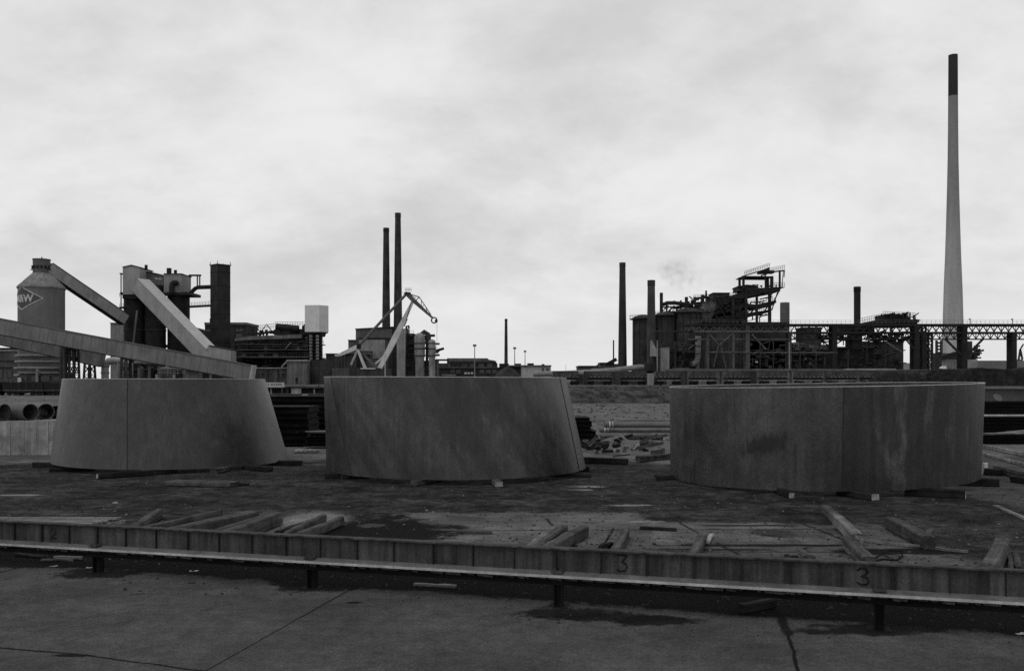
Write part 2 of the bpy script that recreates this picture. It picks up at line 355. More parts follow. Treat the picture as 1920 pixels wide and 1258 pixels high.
# ------------------------------------------------------------------ the three plate rings
def ringmat(name, v, kind):
    m, t, bs = newmat(name)
    tc = t.node('ShaderNodeTexCoord'); vec = tc.outputs['Object']; x, y, z = t.xyz(vec)
    a = t.noise(vec, .45, 5, .55); b_ = t.noise(vec, 5., 6, .65, (1, 1, .035)); c = t.noise(vec, 1.2, 5, .6, (1, 1, .5)); f = t.noise(vec, 13, 4, .8)
    g_ = t.noise(vec, 14., 4, .7, (1, 1, .05))
    val = t.m('MULTIPLY', t.ramp(a, .36, .64, .68, 1.35, 'LINEAR'), v)
    k = t.ramp(c, .40, .60, .35, 1.) if kind in ('streak', 'drip', 'wiped') else t.ramp(c, .42, .62, .1, .9)                              # streaks where water ran down
    val = t.m('MULTIPLY', val, t.mix(k, 1., t.m('MULTIPLY', t.ramp(b_, .36, .64, .6, 1.4, 'LINEAR'), t.ramp(g_, .35, .65, .85, 1.16, 'LINEAR'))))
    if kind == 'drip':                                    # slanting run marks from the top edge
        q = t.m('ADD', x, t.m('MULTIPLY', z, .62)); cv = t.node('ShaderNodeCombineXYZ'); t.l.new(q, cv.inputs[0]); t.l.new(t.m('MULTIPLY', z, .16), cv.inputs[2])
        d = t.noise(cv.outputs[0], .95, 4, .55); val = t.m('MULTIPLY', val, t.ramp(d, .42, .6, 1.4, .55, 'LINEAR'))
    if kind == 'smudge':                                  # greasy hand-wiped patch
        dx = t.m('DIVIDE', t.m('ADD', t.m('SUBTRACT', x, SMX), t.m('MULTIPLY', t.m('SUBTRACT', z, SMZ), -.8)), .62); dz = t.m('DIVIDE', t.m('SUBTRACT', z, SMZ), .42)
        r = t.m('ADD', t.m('SQRT', t.m('ADD', t.m('MULTIPLY', dx, dx), t.m('MULTIPLY', dz, dz))), t.m('MULTIPLY', t.m('SUBTRACT', t.noise(vec, 7, 4, .6, (1, 1, .35)), .5), 2.2))
        val = t.mix(t.m('MULTIPLY', t.ramp(r, 1.2, .45), .92), val, .008)
    if kind == 'wiped':
        d = t.noise(vec, 1.1, 6, .62, (1.3, 1.3, .4)); val = t.m('MULTIPLY', val, t.ramp(d, .5, .66, .8, 2.4))
    val = t.m('MULTIPLY', val, t.ramp(f, .33, .67, .62, 1.38, 'LINEAR'))
    bl = t.noise(vec, 2.2, 8, .7); val = t.m('MULTIPLY', val, t.ramp(bl, .36, .64, .78, 1.25, 'LINEAR'))
    t.l.new(t.grey(val), bs.inputs['Base Color'])
    t.l.new(t.ramp(a, .3, .7, .36, .48, 'LINEAR'), bs.inputs['Roughness']); bs.inputs['Specular IOR Level'].default_value = .5
    bp = t.node('ShaderNodeBump'); bp.inputs['Strength'].default_value = .12; bp.inputs['Distance'].default_value = .02
    t.l.new(f, bp.inputs['Height']); t.l.new(bp.outputs[0], bs.inputs['Normal'])
    return m
RIMM = M('cut_edge_steel', .55, .2, 2, .4, metal=.3)
SEAMM = M('weld_seam', .035, .3, 2, .6)
def ring(name, label, bot, top, plates, th=.07):
    (bx, by, bz, br, bk), (tx, ty, tz, tr, tk, tky) = bot, top
    root = thing(name, label, 'steel ring', (bx, by, bz-.02), 'tapered steel plate rings set out on timbers')
    def pt(a, s, inset=0.):
        ca, sa = math.cos(a), math.sin(a)
        p = Vector((bx+(br-inset)*ca, by+(br-inset)*sa, bz+bk*(br*ca))); q = Vector((tx+(tr-inset)*ca, ty+(tr-inset)*sa, tz+tk*tr*ca+tky*tr*sa))
        return p.lerp(q, s)
    for (a0, a1, mat, lab, *tw) in plates:
        tw = tw or (0, 0)
        a0, a1 = math.radians(a0), math.radians(a1); n = max(6, int(abs(a1-a0)/math.radians(2.))); g = MB(); R = 8
        for i in range(n+1):
            a = a0+(a1-a0)*i/n
            f_ = i/n; tw_ = lambda j: math.radians((tw[0]*(1-f_)+tw[1]*f_)*j/R)
            for j in range(R+1): g.v.append(tuple(pt(a+tw_(j), j/R)))
            for j in range(R+1): g.v.append(tuple(pt(a+tw_(j), j/R, th)))
        q = 2*(R+1)
        for i in range(n):
            for j in range(R):
                g.f.append((i*q+j, i*q+j+1, (i+1)*q+j+1, (i+1)*q+j)); g.f.append((i*q+R+1+j, (i+1)*q+R+1+j, (i+1)*q+R+2+j, i*q+R+2+j))
            g.f.append((i*q, (i+1)*q, (i+1)*q+R+1, i*q+R+1)); g.f.append((i*q+R, i*q+2*R+1, (i+1)*q+2*R+1, (i+1)*q+R))
        for i in (0, n): g.f.append(tuple(i*q+j for j in range(R+1))+tuple(i*q+R+1+j for j in reversed(range(R+1))))
        o = g.build('plate', mat, root, True, 30)
        if lab: o['label'] = lab
        w_ = MB(); d = .014                                   # weld bead where the next plate starts
        ps = [pt(a1+math.radians(tw[1]*j/10), j/10, -.004) for j in range(11)]; w_.path(ps, d, 5); w_.build('weld_seam', SEAMM, root, True)
    rim = MB(); n = 144
    for i in range(n):
        a = 2*math.pi*i/n
        for ins, dz in ((-.006, -.0), (-.006, .022), (th+.006, .022), (th+.006, 0)): rim.v.append(tuple(pt(a, 1, ins)+Vector((0, 0, dz+.001))))
    rim.f = [(i*4+k, i*4+(k+1) % 4, ((i+1) % n)*4+(k+1) % 4, ((i+1) % n)*4+k) for i in range(n) for k in range(4)]
    rim.build('rim', RIMM, root)
    return root
MA = ringmat('rusted_plate', .038, ''); MBk = ringmat('rusted_plate_dark', .031, 'streak'); MD = ringmat('dripped_plate', .034, 'drip'); MW = ringmat('wiped_plate', .026, 'wiped')
SMX, SMZ = -3.2, 1.38
MS = ringmat('smudged_plate', .046, 'smudge')
ring('steel_ring', 'tapered dark steel ring on timbers below the conveyor gallery, widest at its foot', (-14.8, 39.87, .2, 4.85, -.012), (-15.10, 39.87, 3.69, 4.136, 0, 0), [(62, 270, MA, None), (270, 422, MBk, 'darker streaked plate with vertical runs')])
ring('steel_ring', 'slanting dark steel ring on timbers with drip marks down its face, below the white crane', (-2.2, 36.53, .2, 5.14, 0), (-2.64, 36.53, 3.745, 4.813, -.004, 0), [(-22, 226, MA, None, 0, -15), (226, 338, MD, 'plate with slanting run marks', -15, 0)])
ring('steel_ring', 'nearly straight steel ring on timbers with a dark smudge, below the trestle bridge', (11.28, 33.58, .2, 5.36, .026), (11.33, 33.58, 3.463, 5.44, .017, .004), [(60, 259, MS, 'paler plate with a dark greasy smudge'), (259, 420, MW, 'dark plate with pale wiped marks')])

# ------------------------------------------------------------------ timber of every kind
WD = M('weathered_timber', .088, .45, 2.2, .9, fsc=25, bump=.4, fine=.25, grain=.55); WP = M('pale_timber', .21, .4, 2.2, .85, fsc=25, bump=.4, fine=.25, grain=.5); WK = M('tarred_timber', .022, .5, 2, .85, fsc=20, bump=.4, grain=.5)
WE = M('sawn_end_grain', .34, .4, 6, .85, fsc=40, fine=.3)
def laid(name, p, q, w, h, j, mat, ends=''):     # timber modelled along its own x axis, then laid between two points
    L = (q-p).length; d = (q-p)/L
    o = MB().rough((-L/2, 0, 0), (L/2, 0, 0), w, h, j, max(4, int(L*3)), min(.03, h*.16)).build(name, mat)
    for e_ in ends:
        sg = -1 if e_ == 'a' else 1; MB().obox((sg*(L/2+.012), 0, 0), Vector((.012, 0, 0)), Vector((0, w/2-.02, 0)), Vector((0, 0, h/2-.02))).build('sawn_end', WE, o)
    o.location = (p+q)/2-Vector((0, 0, h/2)); o.rotation_euler = (0, -math.asin(d.z), math.atan2(d.y, d.x))
    return o
def timber(name, label, cat, a, b, w, h, mat, z=0., z1=None, group=None, j=.012, ends=None):
    p = G(a[0], a[1], z+h/2); q = G(b[0], b[1], (z if z1 is None else z1)+h/2)
    o = laid(name, p, q, w*.9, h, j, mat)
    tag(o, label, cat, group)
    for e_ in (ends or ''):                                  # freshly sawn pale end
        c = p if e_ == 'a' else q; d = (q-p).normalized()*(-1 if e_ == 'a' else 1)
        s_ = d.cross(Vector((0, 0, 1))).normalized(); x_ = MB().obox(c+d*.012, d*.012, s_*(w/2-.02), Vector((0, 0, h/2-.02)))
        x_.build('sawn_end', WE, o)
    return o
GB_ = 'timber blocks carrying the steel rings'
R1, R2, R3 = Vector((-14.8, 39.87, 0)), Vector((-2.2, 36.53, 0)), Vector((11.28, 33.58, 0))
def block(c, px, py, label, ln=1.5, w=.28, h=.19, pale=False, dirx=None, mat=None):
    p = G(px, py, h/2)
    d = Vector((*dirx, 0)).normalized() if dirx else ((c-p)*Vector((1, 1, 0))).normalized()
    p.z = h/2
    o = laid('timber_block', p, p+d*ln, w, h, .01, mat or WD, 'a' if pale else ''); tag(o, label, 'timber block', GB_)
block(R1, 64, 871, 'dark timber sticking out under the far left foot of the conveyor-side ring', 2.2, dirx=(1, -.05), mat=WK)
block(R1, 95, 881, 'flat dark timber just right of the leftmost one under the conveyor-side ring', 1.6, h=.15, dirx=(1, .25), mat=WK)
block(R1, 183, 893, 'timber with a pale sawn end under the left of the conveyor-side ring', 2.0, .24, .2, True, dirx=(.75, .65), mat=WK)
block(R1, 268, 886, 'short weathered timber under the front of the conveyor-side ring', 1.4, .3, dirx=(.6, .8))
block(R1, 400, 884, 'timber with a pale rounded top under the right front of the conveyor-side ring', 1.3, .3, .2, dirx=(.1, 1), mat=WD)
block(R1, 506, 880, 'dark timber near the right front foot of the conveyor-side ring', 1.6, .3, .2, dirx=(-.8, .6), mat=WK)
block(R1, 566, 868, 'long timber running out from the right foot of the conveyor-side ring', 2.6, .26, .2, dirx=(-1, .1), mat=WK)
block(R2, 610, 892, 'dark timber with white painted end under the left foot of the drip-marked ring', 1.6, .3, .2, True, dirx=(1, .1), mat=WK)
block(R2, 640, 894, 'thin weathered timber beside the white ended one under the drip-marked ring', 1.2, .2, .14, dirx=(.9, .5))
block(R2, 776, 906, 'weathered timber askew under the front of the drip-marked ring', 1.6, .26, .2, dirx=(.45, .9))
block(R2, 935, 908, 'timber with a pale split end under the right front of the drip-marked ring', 1.5, .3, .2, True, dirx=(-.15, 1))
block(R2, 1106, 891, 'lower dark timber under the right foot of the drip-marked ring', 1.9, .24, .14, dirx=(-1, .25), mat=WK)
block(R2, 1104, 879, 'upper dark timber behind the right foot of the drip-marked ring', 1.6, .24, .2, dirx=(-1, .0), mat=WK)
block(R3, 1230, 895, 'dark timber sticking out left of the smudged ring', 2.2, .28, .17, dirx=(1, .05), mat=WK)
block(R3, 1300, 903, 'thin pale topped timber under the left front of the smudged ring', 1.2, .2, .15, dirx=(.7, .6))
block(R3, 1484, 929, 'timber with a pale sawn end under the centre of the smudged ring', 1.4, .2, .2, True, dirx=(-.02, 1), mat=WK)
block(R3, 1641, 932, 'thick timber with a rough pale end right of centre under the smudged ring', 1.6, .3, .22, True, dirx=(-.35, 1), mat=WK)
block(R3, 1810, 927, 'timber with a thin pale end under the right front of the smudged ring', 1.7, .2, .28, True, dirx=(-.8, .45), mat=WK)
block(R3, 1872, 905, 'dark timber sticking out right of the smudged ring', 1.9, .3, .26, dirx=(-1, .3), mat=WK)

GT = 'squared timbers lying on the yard behind the barrier'
timber('squared_timber', 'short thick timber, leftmost of the timbers leaning toward the barrier', 'timber', (240, 1000), (300, 962), .2, .25, WD, group=GT)
timber('squared_timber', 'long thin timber right of the short thick leftmost one', 'timber', (262, 997), (415, 962), .14, .2, WD, group=GT)
timber('squared_timber', 'long broad timber with a pale top, just left of a touching pair', 'timber', (320, 1000), (478, 966), .3, .26, WD, group=GT)
timber('squared_timber', 'narrower rear timber of the touching pair left of the pale dust patch', 'timber', (405, 1003), (505, 971), .2, .24, WD, group=GT)
timber('squared_timber', 'thick front timber of the touching pair left of the pale dust patch', 'timber', (425, 1008), (522, 972), .28, .32, WD, group=GT)
timber('broken_timber', 'short broken dark timber lying on the pale dust patch', 'timber', (520, 1002), (572, 982), .16, .12, WK, group=GT, j=.03)
timber('squared_timber', 'narrow weathered timber across the pale dust patch', 'timber', (535, 1006), (606, 971), .17, .2, WD, group=GT)
timber('squared_timber', 'rightmost timber lying beside the pale dust patch, pale on top', 'timber', (560, 1008), (640, 977), .2, .22, WD, group=GT)
timber('plank', 'short plank lying alone on the broken concrete in mid yard', 'plank', (857, 997), (922, 998), .16, .07, WD)
timber('squared_timber', 'thin pale timber, left of the three close together on the broken concrete', 'timber', (985, 1036), (1040, 992), .2, .16, WP, group=GT)
timber('squared_timber', 'dark grooved timber, middle of the three close together on the broken concrete', 'timber', (1000, 1038), (1058, 993), .2, .22, WD, group=GT)
timber('squared_timber', 'wide pale timber, right of the three close together on the broken concrete', 'timber', (1016, 1040), (1094, 996), .26, .27, WD, group=GT)
timber('squared_timber', 'dark timber lying behind the barrier between its two figure 3 marks, nearer the left one', 'timber', (1148, 1044), (1174, 1000), .2, .2, WD, group=GT)
timber('plank', 'dark plank lying flat by the edge of the wet concrete', 'plank', (1200, 989), (1268, 993), .14, .07, WK)
timber('squared_timber', 'dark timber beside a small white offcut behind the barrier', 'timber', (1296, 1052), (1318, 1006), .22, .2, WD, group=GT)
timber('offcut', 'small white offcut next to a dark timber on the wet concrete', 'offcut', (1327, 1016), (1334, 1003), .1, .08, M('white_offcut', .5, .2, 2))
timber('squared_timber', 'far dark timber of the end to end line right of the wet concrete', 'timber', (1548, 955), (1574, 978), .26, .24, WD, group=GT)
timber('squared_timber', 'middle timber with pale top of the end to end line right of the wet concrete', 'timber', (1570, 974), (1608, 1012), .27, .25, WP, z=.1, group=GT)
timber('squared_timber', 'near dark timber of the end to end line, reaching to the barrier', 'timber', (1590, 1016), (1630, 1056), .27, .24, WD, group=GT)
timber('squared_timber', 'thick timber with sawn dark end lying alone on the right of the yard', 'timber', (1670, 980), (1742, 1018), .3, .3, WD, group=GT)
timber('chock', 'small wooden chock by the end of the lone thick timber', 'chock', (1738, 1006), (1746, 996), .14, .16, WD)
timber('pole', 'long thin pale pole across the dark yard on the right', 'pole', (1612, 1013), (1815, 1035), .07, .06, WP)
timber('board', 'thin pale board at the right edge below the smudged ring', 'board', (1866, 948), (1960, 988), .16, .05, WP)
timber('squared_timber', 'upright looking thick timber behind the right end of the barrier', 'timber', (1856, 1072), (1880, 1022), .32, .3, WD, group=GT)
timber('offcut', 'taller of two small offcuts right of the thick timber at the barrier end', 'offcut', (1897, 1072), (1889, 1030), .1, .1, WD)
timber('offcut', 'shorter of two small offcuts right of the thick timber at the barrier end', 'offcut', (1911, 1068), (1904, 1042), .12, .12, WD)
timber('stick', 'slanting stick on the broken concrete by the three close timbers', 'stick', (1128, 1028), (1150, 990), .03, .03, WK)
timber('wood_scrap', 'curled dark scrap of wood on the broken concrete left of a dark timber', 'wood scrap', (1126, 1028), (1146, 1022), .14, .1, WK, j=.04)
timber('wood_scrap', 'pale split scrap of wood near the tyre track on the wet concrete', 'wood scrap', (1500, 1034), (1524, 1046), .11, .08, WD, j=.03)
timber('wood_scrap', 'small pale scrap by the near end of the timber line', 'wood scrap', (1584, 1028), (1597, 1042), .09, .08, WD, j=.02)
timber('wood_scrap', 'little dark scrap on the wet concrete left of the pale split one', 'wood scrap', (1474, 1044), (1494, 1048), .12, .08, WK, j=.03)
timber('lath', 'pale lath lying in front of the barrier on the asphalt near the middle', 'lath', (778, 1096), (855, 1101), .1, .06, WP)
timber('round_log', 'dark round log on the asphalt under the right half of the barrier', 'log', (1388, 1142), (1450, 1131), .15, .15, WK)
timber('lath', 'upper pale lath under the left end of the barrier', 'lath', (102, 1045), (154, 1046), .07, .06, WP)
timber('lath', 'lower pale lath under the left end of the barrier', 'lath', (78, 1051), (136, 1050), .08, .05, WP)
timber('lath', 'dark lath at the left edge under the barrier', 'lath', (30, 1039), (84, 1045), .1, .05, WK)
timber('stick', 'short dark stick lying on the asphalt left of the middle', 'stick', (243, 1117), (272, 1114), .03, .025, WK)
timber('squared_timber', 'flat broad timber lying in front of the conveyor-side ring', 'timber', (320, 905), (440, 908), .75, .16, WD, group=GT)
timber('lath', 'thin dark lath poking out of the flat broad timber in front of the ring', 'lath', (444, 907), (466, 908), .12, .07, WK)
# flat stack of boards behind the left end of the barrier
root = thing('board_stack', 'flat stack of pale boards behind the left end of the barrier', 'board stack', (-12.2, 21.8, 0))
for yy in (21.0, 22.3):
    MB().rough((-15.3, yy, .05), (-10.1, yy, .05), .12, .1).build('bearer', WK, root)
for k in range(6):
    y0 = 20.85+k*.28; x1 = -10.05+.08*random.random()+k*.10
    o = MB().rough((-15.6, y0, .155), (x1, y0, .155), .27, .1, .006).build('board', WP if k % 3 else WD, root)
for k in range(6):
    y0 = 20.85+k*.28; x1 = -10.2+.08*random.random()+k*.11
    MB().rough((-15.6, y0, .24), (x1, y0, .24), .27, .06, .008).build('board', WP, root)
# loop of old cable
pts = [G(1632, 1052, .02), G(1650, 1040, .08), G(1668, 1031, .16), G(1690, 1032, .10), G(1692, 1042, .03), G(1680, 1050, .02), G(1655, 1048, .02), G(1640, 1051, .02)]
tag(MB().path(pts, .022, 6).build('cable', M('black_rubber', .015), None, True), 'loop of black cable at the end of the timber line', 'cable')
# litter
for px, py, r_, lb in ((216, 944, .05, 'white scrap of litter on the dark dirt left of the middle'), (168, 1067, .05, 'white scrap on the asphalt near the first barrier post'), (100, 1064, .05, 'white scrap on the asphalt under the crossed laths'), (363, 1073, .06, 'white scrap on the asphalt between the two left posts'), (358, 1096, .05, 'dark pebble on the asphalt between the two left posts'), (1915, 1192, .05, 'white scrap on the asphalt at the right edge'), (1830, 1185, .05, 'dark pebble on the asphalt right of the last post')):
    q = G(px, py, 0); g = MB(); vs = []
    g.rough((q.x-r_*1.3, q.y, .02), (q.x+r_*1.3, q.y+r_*.5, .02), r_*1.4, .03, .015, 4, .006)
    tag(g.build('litter' if 'white' in lb else 'pebble', M('litter_white', .6) if 'white' in lb else WK), lb, 'litter' if 'white' in lb else 'pebble')

# ------------------------------------------------------------------ steel barrier: plate girder on short posts
GZ = lambda s: .52+.005*s
PAINT = M('old_grey_paint', .054, .4, 1.1, .75, streak=.6, fsc=20, spec=.25, fine=.25); FL = M('worn_flange', .21, .3, 1.6, .45, spec=.4, fsc=14, fine=.25); STF = M('stiffener_paint', .03, .4, 1.5, .75, streak=.3); DK = M('dark_rusty_steel', .014, .4, 2, .8, spec=.1); EDGE = M('bare_edge', .5, .25, 2.5, .35, fine=.2)
def gp(s, n, z): return GA+GU*s+GN*n+Vector((0, 0, z))
s0, s1 = -8., 24.
root = thing('steel_barrier', 'long grey plate girder on short posts with painted figures, crossing the whole foreground', 'barrier', gp(6, 0, 0))
def strip(n0, n1, za, zb):                 # box running along the girder, heights above the flange line
    g = MB(); vs = []
    for s in (s0, s1):
        for n, z in ((n0, za), (n1, za), (n1, zb), (n0, zb)): vs.append(gp(s, n, GZ(s)+z))
    return g.add(vs, [(0, 1, 2, 3), (4, 7, 6, 5), (0, 4, 5, 1), (1, 5, 6, 2), (2, 6, 7, 3), (3, 7, 4, 0)])
strip(-.012, .012, .0, .345).build('web', PAINT, root)
strip(-.10, .07, .346, .372).build('top_flange', PAINT, root)
g = MB(); vs = []
for s in (s0, s1):
    for n, z in ((-.2, -.025), (.30, -.045), (.30, -.018), (.03, -.001), (-.2, -.001)): vs.append(gp(s, n, GZ(s)+z))
g.add(vs, [(0, 1, 2, 3, 4), (9, 8, 7, 6, 5)]+[(i, (i+1) % 5, 5+(i+1) % 5, 5+i) for i in range(5)]).build('bottom_flange', FL, root)
strip(.301, .318, -.05, -.012).build('flange_edge', EDGE, root)
g = MB(); s = s0
while s < s1:                                          # scaling rust and old paint hanging under the edge
    L = random.uniform(.04, .35); d_ = random.uniform(.015, .055); g.add([gp(s, .305, GZ(s)-.05), gp(s+L, .305, GZ(s)-.05), gp(s+L*.9, .31, GZ(s)-.05-d_), gp(s+L*.1, .31, GZ(s)-.05-d_*random.uniform(.5, 1)), gp(s, .28, GZ(s)-.05), gp(s+L, .28, GZ(s)-.05), gp(s+L*.9, .285, GZ(s)-.05-d_), gp(s+L*.1, .285, GZ(s)-.05-d_)], [(0, 1, 2, 3), (7, 6, 5, 4), (0, 4, 5, 1), (1, 5, 6, 2), (2, 6, 7, 3), (3, 7, 4, 0)]); s += L+random.uniform(-.02, .05)
g.build('hanging_scale', M('rust_scale', .04, .6, 4, .85, fine=.4), root)['kind'] = 'stuff'
strip(.02, .14, -.20, -.052).build('under_beam', DK, root)
def along(px):                                          # where the photo column px meets the girder line
    a = (px-960)/F; return (a*GA.y-GA.x)/(GU.x-a*GU.y)
for px in (30, 81, 132, 185, 238, 295, 354, 413, 474, 538, 602, 671, 740, 813, 888, 965, 1044, 1127, 1212, 1302, 1390, 1482, 1577, 1678, 1780, 1885):
    s = along(px); g = MB()
    z = GZ(s); g.extr([gp(s-.006, .0125, z+.002), gp(s-.006, .085 if px == 1044 else .055, z+.002), gp(s-.006, .055, z+.344), gp(s-.006, .0125, z+.344)], GU*.012).build('stiffener', STF, root)
for px, yb in ((190, 0), (590, 0), (1050, 0), (1647, 0)):
    s = along(px); z = GZ(s)
    po = MB()
    po.bar(gp(s-.06, .08, -.02), gp(s-.06, .08, z-.2), .02, .16, up=GN); po.bar(gp(s+.06, .08, -.02), gp(s+.06, .08, z-.2), .02, .16, up=GN); po.bar(gp(s, .08, -.02), gp(s, .08, z-.2), .1, .02, up=GN)
    p_ = po.build('post', DK, root)
    MB().obox(gp(s, .08, .022), GU*.16, GN*.14, Vector((0, 0, .012))).build('base_plate', DK, p_)
    c_ = MB().obox(gp(s, .16, z+.015), GU*.09, GN*.08, Vector((0, 0, .010)))
    for dx in (-.055, .055):
        for dn in (.11, .21): c_.tube(gp(s+dx, dn, z+.02), gp(s+dx, dn, z+.052), .02, n=6)
    c_.build('clamp', M('clamp_steel', .07, .4, 5, .6), root)
def figure(pts, px, zc, hgt):
    s = along(px); z = GZ(s)+zc; g = MB(); w_ = .022
    for i in range(len(pts)-1):
        (a, b), (c, d) = pts[i], pts[i+1]; v = Vector((c-a, d-b)).normalized()*.12; a, b, c, d = a-v.x*.3, b-v.y*.3, c+v.x*.3, d+v.y*.3
        g.bar(gp(s+a*hgt, .0145+.0004*i, z+b*hgt), gp(s+c*hgt, .0145+.0004*i, z+d*hgt), .028, .003, up=GN)
    return g.build('painted_figure', M('black_paint', .018, .7, 9, .85, fine=.6, fsc=30), root)
three = [(-.32, .85), (-.1, 1.0), (.15, .96), (.26, .78), (.12, .58), (-.1, .5), (.2, .44), (.34, .22), (.22, .03), (-.08, -.02), (-.34, .12)]
two = [(-.28, .75), (-.1, .96), (.15, .95), (.27, .75), (.15, .45), (-.1, .2), (-.32, 0), (.0, .04), (.36, .02)]
three_flat = [(-.30, .97), (.02, 1.0), (.29, .96), (.12, .72), (-.04, .56), (.2, .47), (.31, .25), (.16, .03), (-.1, -.02), (-.31, .06)]
figure(two, 101, .075, .19); figure(three_flat, 1167, .055, .25); figure(three, 1618, .05, .24)

# loose stones and splinters strewn over the yard and along the barrier foot
random.seed(5)
def strewn(name, label, n, area, s0_, s1_, mat):
    g = MB()
    for _ in range(n):
        q = area(); r_ = random.uniform(s0_, s1_)*(1 if random.random() < .97 else 1.6); a = random.uniform(0, 3.1); L = random.choice((1, 1, 1.3, 2.4))
        ux, uy = Vector((math.cos(a), math.sin(a), 0))*r_*L, Vector((-math.sin(a), math.cos(a), 0))*r_*.8; c = Vector((q[0], q[1], q[2])); k = lambda: random.uniform(.6, 1.2)
        vs = [c+ux*k()+uy*k(), c-ux*k()+uy*k(), c-ux*k()-uy*k(), c+ux*k()-uy*k()]; top = [c+(v-c)*.55+Vector((0, 0, r_*random.uniform(.5, 1.1))) for v in vs]
        g.add(vs+top, [(3, 2, 1, 0), (4, 5, 6, 7)]+[(i, (i+1) % 4, 4+(i+1) % 4, 4+i) for i in range(4)])
    tag(g.build(name, mat), label, 'gravel', kind='stuff')
def yard_pt():
    while True:
        px, py = random.uniform(-40, 1960), random.uniform(880, 1062); q = G(px, py)
        if (q-GA).dot(GN) < -.9 and mnoise.noise(Vector((q.x*.3, q.y*.5, 3)))+random.uniform(-.5, .3) > -.1: return (q.x, q.y, 0)
def foot_pt():
    s_ = random.uniform(-7, 16); n_ = random.uniform(-1.6, -.3) if random.random() < .8 else random.uniform(-.5, 1.2); q = GA+GU*s_+GN*n_; return (q.x, q.y, .024 if n_ > -.62 else 0)
strewn('gravel', 'dark stones and splinters strewn over the dirt yard', 2200, yard_pt, .008, .026, M('gravel_dark', .035, .5, 2, .9))
strewn('gravel', 'pale chips strewn over the dirt yard', 420, yard_pt, .008, .024, M('gravel_pale', .22, .5, 2, .9))
strewn('gravel', 'small dark dirt crumbs along the foot of the barrier', 500, foot_pt, .008, .03, M('gravel_dark', .035))

g = MB(); g2 = MB()                                     # low weeds on the pale dust and the bank
for _ in range(2200):
    y_ = random.uniform(72, 183); x_ = random.uniform(.0, .30)*y_+random.uniform(-4, 4) if random.random() < .75 else random.uniform(-.58, -.2)*y_
    if mnoise.noise(Vector((x_*.12, y_*.05, 7)))+random.uniform(-.4, .4) < .05: continue
    h_ = random.uniform(.05, .19)*(1.7 if y_ > 150 else 1); z_ = height(x_, y_); r_ = h_*random.uniform(.6, 1.5)
    for k in range(9):
        a = random.uniform(0, 6.28); d_ = Vector((math.cos(a), math.sin(a), 0)); b_ = Vector((x_, y_, z_-.05))+d_*r_*random.uniform(0, .7); sd_ = Vector((-d_.y, d_.x, 0))*r_*.28; tip = b_+d_*r_*.4+Vector((0, 0, h_*random.uniform(.6, 1.1)))
        g.add([b_-sd_, b_+sd_, tip+sd_*.4, tip-sd_*.4], [(0, 1, 2, 3)])
tag(g.build('weeds', M('weed_leaf', .06, .5, .5, .9)), 'low dark weeds dotted over the pale dust and the railway bank', 'weeds', kind='stuff')
# ------------------------------------------------------------------ materials of the works behind
CONC = M('grey_concrete', .30, .28, .25, .9, streak=.18); CONCD = M('sooty_concrete', .15, .35, .25, .9, streak=.25); SHEET = M('clad_sheet', .30, .18, .3, .6, streak=.14); SHEETD = M('dark_clad_sheet', .13, .25, .3, .6, streak=.2)
GAL = M('gallery_sheet', .19, .2, .3, .65, streak=.15); GALP = M('pale_gallery_sheet', .36, .15, .3, .6, streak=.1); WHITE = M('white_cladding', .78, .08, .4, .55, streak=.06)
BLK = M('black_steelwork', .022, .4, .4, .7); IRON = M('grimy_iron', .045, .45, .3, .75, streak=.3); BRICK = M('sooty_brick', .10, .35, .3, .9, streak=.2, fsc=6, fine=.25); BRICKD = M('dark_brick', .045, .35, .3, .9, streak=.25, fsc=6, fine=.2)
ROOF = M('dark_roofing', .04, .3, .4, .85); GLASS = M('dark_window', .015, .3, 1, .15, spec=.6); PALE = M('pale_paint', .5, .2, .5, .6, streak=.15); PIPE = M('lagged_pipe', .42, .2, .5, .5); GREYP = M('grey_pipe', .16, .3, .5, .6)
ZB = 2.7                                              # level of the works ground
def gz(Y, x=0): return height(x, Y)-.15
def down(mb, x0, y0, x1, Y, d, zb=None):              # block from photo edge y0 down to the ground
    a, b = P(x0, y0, Y), P(x1, y0, Y); return mb.box(a.x, b.x, Y, Y+d, ZB if zb is None else zb, a.z)
def base(px, Y, d=0): p = P(px, HY, Y+d); return (p.x, Y+d, ZB)
def windows(parent, cells, Y, mat=None, frame=True):
    for (x0, y0, x1, y1) in cells:
        w_ = MB().pb(x0, y0, x1, y1, Y-.12, .14).build('window', mat or GLASS, parent)
        if frame:
            g = MB(); a, b = P(x0, y1, Y-.2), P(x1, y0, Y-.2); t_ = .12
            g.box(a.x-t_, b.x+t_, Y-.2, Y-.05, a.z-t_, a.z).box(a.x-t_, b.x+t_, Y-.2, Y-.05, b.z, b.z+t_).box(a.x-t_, a.x, Y-.2, Y-.05, a.z, b.z).box(b.x, b.x+t_, Y-.2, Y-.05, a.z, b.z)
            g.build('window_frame', CONCD, w_)
